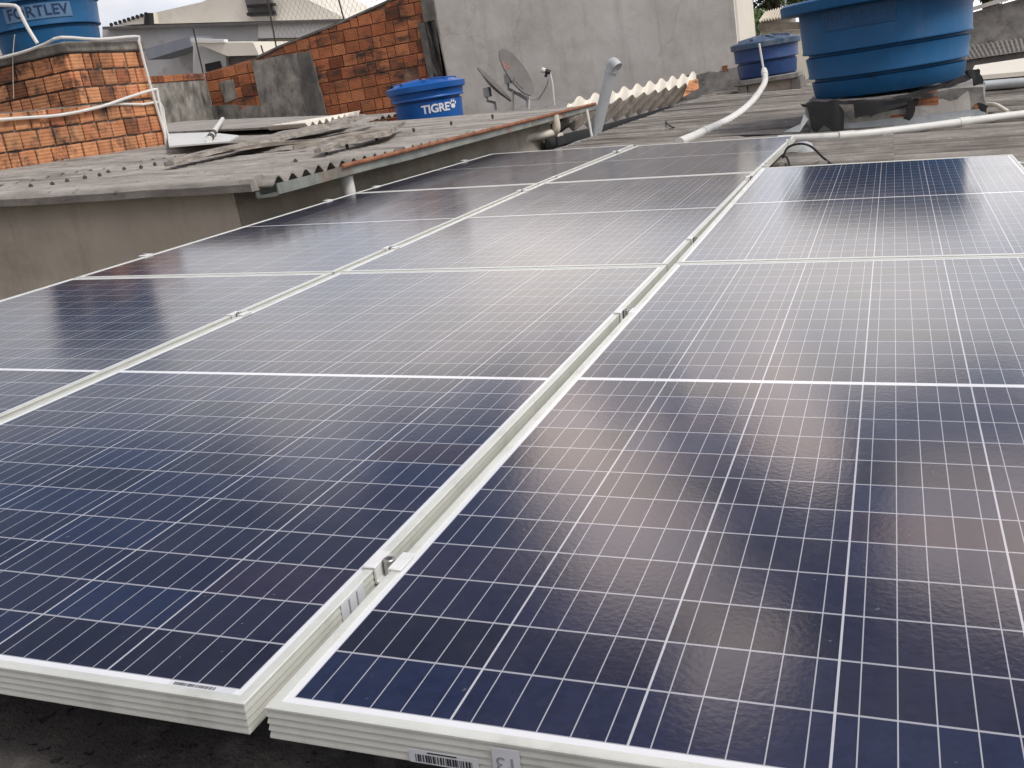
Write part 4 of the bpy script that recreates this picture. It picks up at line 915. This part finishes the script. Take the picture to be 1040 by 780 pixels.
# ================================================================== SATELLITE DISHES
def dish(label, base, centre, R, normal, lnb=None, edge_only=False, roll=0.0):
    t = thing('satellite_dish', base, label, 'satellite dish', 'satellite dishes on the old roof')
    n = Vector(normal).normalized(); q = n.to_track_quat('Z', 'Y').to_matrix().to_4x4() @ Matrix.Rotation(roll, 4, 'Z'); Mx = Matrix.Translation(Vector(centre) - Vector(base)) @ q
    b = BM(); prof = [(0, 0.0)] + [(R * k / 8, 0.16 * R * (k / 8) ** 2) for k in range(1, 9)] + [(R + 0.012, 0.16 * R), (R + 0.012, 0.16 * R - 0.012), (R * 0.98, 0.16 * R - 0.012)] + [(R * k / 8, 0.16 * R * (k / 8) ** 2 - 0.008) for k in range(7, 0, -1)] + [(0, -0.008)]
    lathe(b, prof, n=56)
    for v in b.verts: v.co.x *= 0.92
    bmesh.ops.transform(b, matrix=Mx, verts=b.verts); d = obj('reflector', b, 'dish', t)
    c = Vector(centre) - Vector(base)
    b = BM(); back = c - n * 0.03
    tube(b, [back, back - n * 0.06, Vector((back.x - n.x * 0.07, back.y - n.y * 0.07, back.z - 0.12)), Vector((0, 0, 0.03)), Vector((0, 0, -0.05))], 0.016, 10)
    box(b, back - n * 0.05 - Vector((0.035, 0.035, 0.05)), back - n * 0.05 + Vector((0.035, 0.035, 0.05)), 0.004); obj('mast', b, 'pvc_grey', t)
    return t, d, Mx, c, n
YD = 9.85
d1 = on_nroof(540, 109, 0.04); c1 = at(522, 75.5, 'y', YD)
camv = (CAM - c1).normalized()
right = (RX - camv * RX.dot(camv)).normalized(); upv = camv.cross(right)
nrm1 = (camv * 0.37 + right * 0.75 + upv * 0.56).normalized()
t1, dd1, M1, cc1, n1 = dish('round grey satellite dish with faded red print, facing right', Vector((c1.x + 0.06, YD + 0.12, nz(c1.x) + 0.03)), c1, 0.27, nrm1)
def dish_print(pix, name, m, r_):
    for k, (px, py) in enumerate(pix):
        Minv = (Matrix.Translation(Vector(t1.location)) @ M1).inverted()
        o_ = Minv @ CAM; d_ = (Minv.to_3x3() @ ray(px, py)).normalized(); tt_ = -(o_.z - 0.02) / d_.z; h = o_ + d_ * tt_
        b = BM(); rr_ = h.xy.length; z = 0.16 * 0.27 * (rr_ / 0.27) ** 2 + 0.006
        vs = [b.verts.new(M1 @ Vector((h.x + r_ * math.cos(a), h.y + r_ * (1.5 if k % 2 else 0.8) * math.sin(a), z))) for a in [0, 1, 2, 3.1, 4.2, 5.3]]
        b.faces.new(vs)
        obj(name, b, m, dd1)
dish_print([(510, 64), (513, 66), (516, 64), (512, 69), (516, 69), (517, 67)], 'red_print', 'dishred', 0.016)
dish_print([(517, 81), (520, 84), (523, 79), (525, 84), (528, 88), (522, 82), (526, 87), (530, 90)], 'dark_spots', 'iron', 0.014)
# LNB arm and feed of dish 1
l0 = at(536, 99, 'y', YD - 0.02); l1 = at(548, 99, 'y', YD - 0.15); l2 = at(557, 80, 'y', YD - 0.3); l3 = at(556, 72, 'y', YD - 0.3)
b = BM(); tube(b, [v - Vector(t1.location) for v in smooth_path([at(527, 94, 'y', YD), l0, at(543, 101, 'y', YD - 0.1), l1, at(554, 89, 'y', YD - 0.25), l2, l3], 4)], 0.007, 6); arm = obj('feed_arm', b, 'pvc_grey', t1)
b = BM(); v0 = l3 - Vector(t1.location); tube(b, [v0 + right * -0.06 + upv * 0.01, v0 - right * 0.025], 0.028, 10); obj('feed_horn', b, 'cream', t1)
b = BM(); tube(b, [v0 - right * 0.022, v0 + right * 0.03 - upv * 0.015], 0.024, 8); tube(b, [v0 + upv * 0.0, v0 - upv * 0.06 - right * 0.02], 0.014, 8); obj('feed_body', b, 'black', t1)
ps = at(563, 107, 'y', YD - 0.3)
b = BM(); tube(b, [v0 + right * 0.02, at(561, 84, 'y', YD - 0.3) - Vector(t1.location), ps - Vector(t1.location)], 0.009, 6); obj('support_stick', b, 'pvc', t1)
b = BM(); tube(b, [at(521, 92, 'y', YD + .02) - Vector(t1.location), at(521, 113, 'y', YD + .02) - Vector(t1.location)], 0.012, 8); obj('leg', b, 'pvc', t1)
b = BM(); tube(b, [at(537, 98, 'y', YD) - Vector(t1.location), at(537, 111, 'y', YD) - Vector(t1.location)], 0.012, 8); obj('leg', b, 'pvc', t1)
c2 = at(500, 88, 'y', 10.0); cam2 = (CAM - c2).normalized()
right2 = (RX - cam2 * RX.dot(cam2)).normalized(); upv2 = cam2.cross(right2)
nrm2 = (cam2 * 0.10 + right2 * 0.69 + upv2 * 0.72).normalized()
t2, dd2, M2, cc2, n2_ = dish('smaller satellite dish seen edge on, between the bright tank and the round dish', Vector((c2.x - 0.02, 10.05, nz(c2.x) + 0.03)), c2, 0.24, nrm2)

# ================================================================== BOARDS, SHEETS AND RUBBISH ON THE NEIGHBOUR'S ROOF
def board(label, p, q, wid, th, seed, name='timber_board', m='wood', lift=0.05, cat='board', group='old boards lying on the grey roof'):
    a, c = on_nroof(*p, lift), on_nroof(*q, lift); d = (c - a); L = d.length; d.normalize(); s = Vector((0, 0, 1)).cross(d).normalized(); u = d.cross(s)
    b = BM(); rings = []
    for k in range(25):
        t = k / 24; nn = Vector((t * L * 3, seed, 0)); taper = min(1, 0.2 + 2.5 * t, 0.12 + 2.2 * (1 - t))
        w0 = wid * 0.5 * taper * (1 + 0.25 * noise.noise(nn * 0.7)); h0 = th * (0.8 + 0.25 * noise.noise(nn * 0.6 + Vector((0, 0, 4)))) * (0.6 + 0.4 * taper)
        cy, cz = 0.05 * noise.noise(nn * 0.4), 0.03 * noise.noise(nn * 0.4 + Vector((0, 3, 0)))
        rings.append([b.verts.new((L * t, cy + x, cz + z)) for x, z in ((-w0, 0), (-w0 * 0.9, h0), (-w0 * 0.3, h0 * 1.15), (w0 * 0.35, h0 * 0.85), (w0 * 0.95, h0), (w0, 0))])
    for r0, r1 in zip(rings, rings[1:]):
        for i in range(6): b.faces.new((r0[i], r0[(i + 1) % 6], r1[(i + 1) % 6], r1[i]))
    b.faces.new(rings[0]); b.faces.new(rings[-1][::-1])
    o = obj(name, b, m); o.matrix_world = Matrix.Translation(a) @ Matrix((d, s, u)).transposed().to_4x4()
    return tag(o, label, cat, group)
board('long weathered timber board with a splintered end pointing at the gutter', (172, 168), (368, 121), 0.34, 0.045, 1)
board('short rotten timber board at the front edge beside the gutter waves', (322, 156), (412, 128), 0.19, 0.042, 2)
board('thin dark timber board lying under the long weathered one', (176, 163), (330, 141), 0.10, 0.03, 3)
board('narrow rotten timber strip between the two larger boards', (300, 149), (392, 136), 0.08, 0.04, 4)
board('broken fibre cement strip lying in front of the bright blue tank', (386, 122), (300, 141), 0.14, 0.03, 6, m='fibre2', name='sheet_strip', cat='strip')
def flat_sheet(label, pix, th, m, lift, name='roof_sheet', grp='loose sheets on the grey roof'):
    b = BM(); pts = [on_nroof(px, py, lift) for px, py in pix]; prism(b, pts, (0, 0, th)); return tag(obj(name, b, m, loc=pts[0]), label, 'sheet', grp)
flat_sheet('smooth white sheet lying flat right of the brick tower base', [(172, 150), (170, 137), (212, 135.5), (243, 139), (232, 145)], 0.012, 'pvc', 0.075)
flat_sheet('pale flat sheet at the back of the grey roof behind the white stick', [(166, 136), (164, 125), (300, 120), (372, 118), (300, 130)], 0.02, 'fibre2', 0.06)
def corr_sheet(label, a, b_, c, d, waves, m='fibre2', lift=0.06, amp=0.02):
    A0, B0, C0, D0 = [on_nroof(*p, lift) for p in (a, b_, c, d)]
    b = BM(); corrug(b, lambda u, v: A0.lerp(B0, u).lerp(D0.lerp(C0, u), v), 1, 3, 0.008, amp, waves, NRN, per=10)
    return tag(obj('roof_sheet', b, m, loc=A0), label, 'sheet', 'loose sheets on the grey roof')
corr_sheet('loose corrugated sheet with a pale scalloped edge behind the long board', (310, 127), (366, 114), (340, 119), (270, 130), 9, 'cream_sheet', 0.09)
corr_sheet('loose corrugated sheet lying across the back of the grey roof', (228, 130), (300, 124), (296, 119), (226, 122), 20, 'fibre2', 0.05, amp=0.010)
a = on_nroof(212, 142, 0.10); c = on_nroof(226, 121, 0.14)
pipe('pipe_offcut', 'short white pipe with black tape bands leaning near the boards', [a, c], 0.026, 'pvc', sm=0, n=10)
bb = bpy.data.objects[-1] if False else None
b = BM()
for t in (0.02, 0.16): tube(b, [a.lerp(c, t), a.lerp(c, t + 0.09)], 0.029, 10)
o_ = [o for o in bpy.data.objects if o.name.startswith('pipe_offcut')][0]
bmesh.ops.translate(b, vec=-a, verts=b.verts); obj('tape_band', b, 'black', o_)

# ================================================================== POSTS AND NETTING OVER THE BRICK WALL
wf = thing('wire_fence', (-6.5, YB + 0.05, 1.5), 'thin wire netting on iron posts along the sloping brick wall top', 'fence'); WF = Vector((-6.5, YB + 0.05, 1.5))
for (a, c) in (((208, 82), (196, 28)), ((281, 50), (271, -4)), ((351, 26), (342, -8)), ((268, 56), (265, 46)), ((401, 2), (396, -30))):
    b = BM(); tube(b, [at(*a, 'y', YB + 0.05) - WF, at(*c, 'y', YB + 0.05) - WF], 0.013, 6); obj('post', b, 'iron', wf)
b = BM(); x0, x1 = at(272, 20, 'y', YB + 0.05).x, at(398, 0, 'y', YB + 0.05).x
for k in range(-14, 40):
    for s in (1, -1):
        p_ = []
        for j in range(0, 13):
            z = topz(x0) + 0.95 * j / 12; x = x0 + (x1 - x0) * k / 26 + s * (z - topz(x0)) * 0.62
            if x0 <= x <= x1 and z > topz(x) and z < topz(x) + 0.68: p_.append(Vector((x, YB + 0.05, z)) - WF)
        if len(p_) > 1: tube(b, [p_[0], p_[-1]], 0.0022, 3, False)
obj('netting', b, 'wire', wf)

# ================================================================== RIGHT BACKGROUND
def leaf_crown(bm, cols, c, rx, ry, rz, n, size, seed):
    r = random.Random(seed); cl = [(Vector((r.gauss(0, .55) * rx, r.gauss(0, .55) * ry, r.gauss(0, .5) * rz)), r.uniform(0.28, 0.5), r.uniform(0.6, 1.5)) for _ in range(16)]
    for i in range(n):
        cc, rad, br = r.choice(cl); d = Vector((r.gauss(0, 1), r.gauss(0, 1), r.gauss(0, 1))); d.normalize(); p = Vector(c) + cc + Vector((d.x * rx, d.y * ry, d.z * rz)) * rad * r.random() ** 0.4
        a = Vector((r.gauss(0, 1), r.gauss(0, 1), r.gauss(0, 1))).normalized(); e = a.orthogonal().normalized(); s = size * r.uniform(0.6, 1.3)
        bm.faces.new([bm.verts.new(p + a * s), bm.verts.new(p + e * s * 0.45), bm.verts.new(p - a * s), bm.verts.new(p - e * s * 0.45)])
        k = br * r.uniform(0.75, 1.25); cols.append((k * r.uniform(0.9, 1.2), k, k * 0.8))
def tree(label, px, py, Y, rx, rz, seed):
    c = at(px, py, 'y', Y); base = Vector((c.x, Y, -3.3)); t = thing('leafy_tree', base, label, 'tree', 'trees behind the roofs')
    b = BM(); tube(b, smooth_path([Vector((0, 0, 0)), Vector((0.1, 0, (c.z + 3.3) * 0.5)), c - base], 5), [0.22 - 0.012 * k for k in range(11)], 8)
    r = random.Random(seed)
    for k in range(7): e = c - base + Vector((r.uniform(-rx, rx), r.uniform(-rx, rx), r.uniform(-rz, rz))) * 0.8; s = (c - base) * r.uniform(0.75, 0.95); tube(b, [s, s.lerp(e, 0.5) + Vector((0, 0, 0.1)), e], [0.07, 0.05, 0.02], 6)
    obj('trunk', b, 'bark', t)
    b = BM(); cols = []; leaf_crown(b, cols, c - base, rx, rx, rz, 5200, 0.07, seed)
    o = obj('crown', b, 'leaf', t, recalc=False); it = iter(cols); tint(o, lambda p: next(it))
tree('green leafy tree above the small tiled roof beside the plaster building', 786, -4, 32, 1.2, 0.95, 3)
tree('dark leafy tree showing right of the largest tank at the top edge', 1000, -14, 34, 1.3, 0.75, 5)
# small tiled roof and brown beam wall
sh = thing('shed', (0.3, 19, -3.3), 'small shed with a pale tiled roof and brown beam behind the navy tank', 'shed'); SH = Vector((0.3, 19, -3.3)); YS = 17.5
def shp(bm, name, m):
    bmesh.ops.translate(bm, vec=-SH, verts=bm.verts); return obj(name, bm, m, sh)
b = BM(); a0, a1, a2, a3 = at(771, 22, 'y', YS), at(806, 16, 'y', YS), at(808, 4, 'y', YS + 1.3), at(778, 12, 'y', YS + 1.3)
corrug(b, lambda u, v: a0.lerp(a1, u).lerp(a3.lerp(a2, u), v), 1, 2, 0.012, 0.022, 12, (0, -0.4, 0.9), per=8); shp(b, 'roof', 'tile')
b = BM(); prism(b, [at(770, 24, 'y', YS), at(815, 22, 'y', YS), at(818, 30, 'y', YS), at(770, 31, 'y', YS)], (0, 0.2, 0)); shp(b, 'beam', 'brown_sheet')
b = BM(); prism(b, [at(773, 24, 'y', YS + 0.1), at(775, 19, 'y', YS + 0.1), at(807, 15, 'y', YS + 0.1), at(808, 24, 'y', YS + 0.1)], (0, 0.2, 0)); shp(b, 'gable_wall', 'plaster')
b = BM(); prism(b, [at(772, 31, 'y', YS + 0.15), at(826, 30, 'y', YS + 0.15), at(840, 120, 'y', YS + 0.15), at(772, 120, 'y', YS + 0.15)], (0, 0.3, 0)); shp(b, 'wall', 'cream')
# right hand mouldy wall with sloping cap
rw = thing('concrete_wall', (2.6, 17, -3.3), 'weathered grey concrete wall with a sloping cap right of the largest tank', 'wall'); RW = Vector((2.6, 17, -3.3)); YW = 16.5
b = BM(); prism(b, [at(940, 26, 'y', YW), at(990, 12, 'y', YW), at(1032, 0, 'y', YW), at(1100, -22, 'y', YW), at(1110, 60, 'y', YW), at(940, 100, 'y', YW)], (0, 0.25, 0)); bmesh.ops.translate(b, vec=-RW, verts=b.verts); obj('wall', b, 'plaster_dirty', rw)
b = BM(); prism(b, [at(940, 25, 'y', YW), at(990, 10.5, 'y', YW), at(1032, -2, 'y', YW), at(1100, -24, 'y', YW), at(1100, -29, 'y', YW), at(1030, -6, 'y', YW), at(988, 7, 'y', YW), at(940, 21, 'y', YW)], (0, -0.12, 0)); bmesh.ops.translate(b, vec=-RW, verts=b.verts); obj('coping', b, 'plaster', rw)
rr_ = thing('sheet_roof', (2.2, 14, -0.2), 'small grey ribbed roof below the weathered concrete wall', 'roof'); RR = Vector((2.2, 14, -0.2))
a0, a1, a2, a3 = at(960, 63, 'y', 13.8), at(1075, 46, 'y', 13.8), at(1075, 33, 'y', 15.8), at(950, 52, 'y', 15.8)
b = BM(); corrug(b, lambda u, v: a0.lerp(a1, u).lerp(a3.lerp(a2, u), v) - RR, 1, 3, 0.006, 0.012, 26, (0, -0.1, 1), per=8); obj('corrugated_sheet', b, 'fibre', rr_)
b = BM(); prism(b, [at(950, 66, 'y', 13.85), at(1075, 48, 'y', 13.85), at(1075, 58, 'y', 13.85), at(950, 76, 'y', 13.85)], (0, 0.3, 0)); bmesh.ops.translate(b, vec=-RR, verts=b.verts); obj('fascia', b, 'edge', rr_)
b = BM(); p_ = [on_roof(985, 82, 0.03), on_roof(990, 70, 0.03), on_roof(1075, 57, 0.03), on_roof(1075, 74, 0.03)]; prism(b, p_, (0, 0, 0.04)); o = obj('roof_slab', b, 'cream', loc=p_[0]); tag(o, 'pale cream flat slab beyond the right end of the roof', 'slab')
b = BM(); p_ = [on_roof(994, 86, -0.02), on_roof(1000, 78, -0.02), on_roof(1024, 76, -0.02), on_roof(1036, 84, -0.02)]; prism(b, p_, (0, 0, 0.02)); o = obj('roof_sheet', b, 'fibre2', loc=p_[0]); tag(o, 'small grey flat sheet behind the short grey pipe', 'sheet', 'loose sheets on the grey roof')
# low wall strip closing the back of our roof
b = BM(); box(b, (-1.0, 16.15, -3.3), (8.0, 16.35, -0.02)); o = obj('parapet_wall', b, 'plaster', loc=(2, 16.2, -3.3)); tag(o, 'low grey wall closing the far end of the corrugated roof', 'wall')
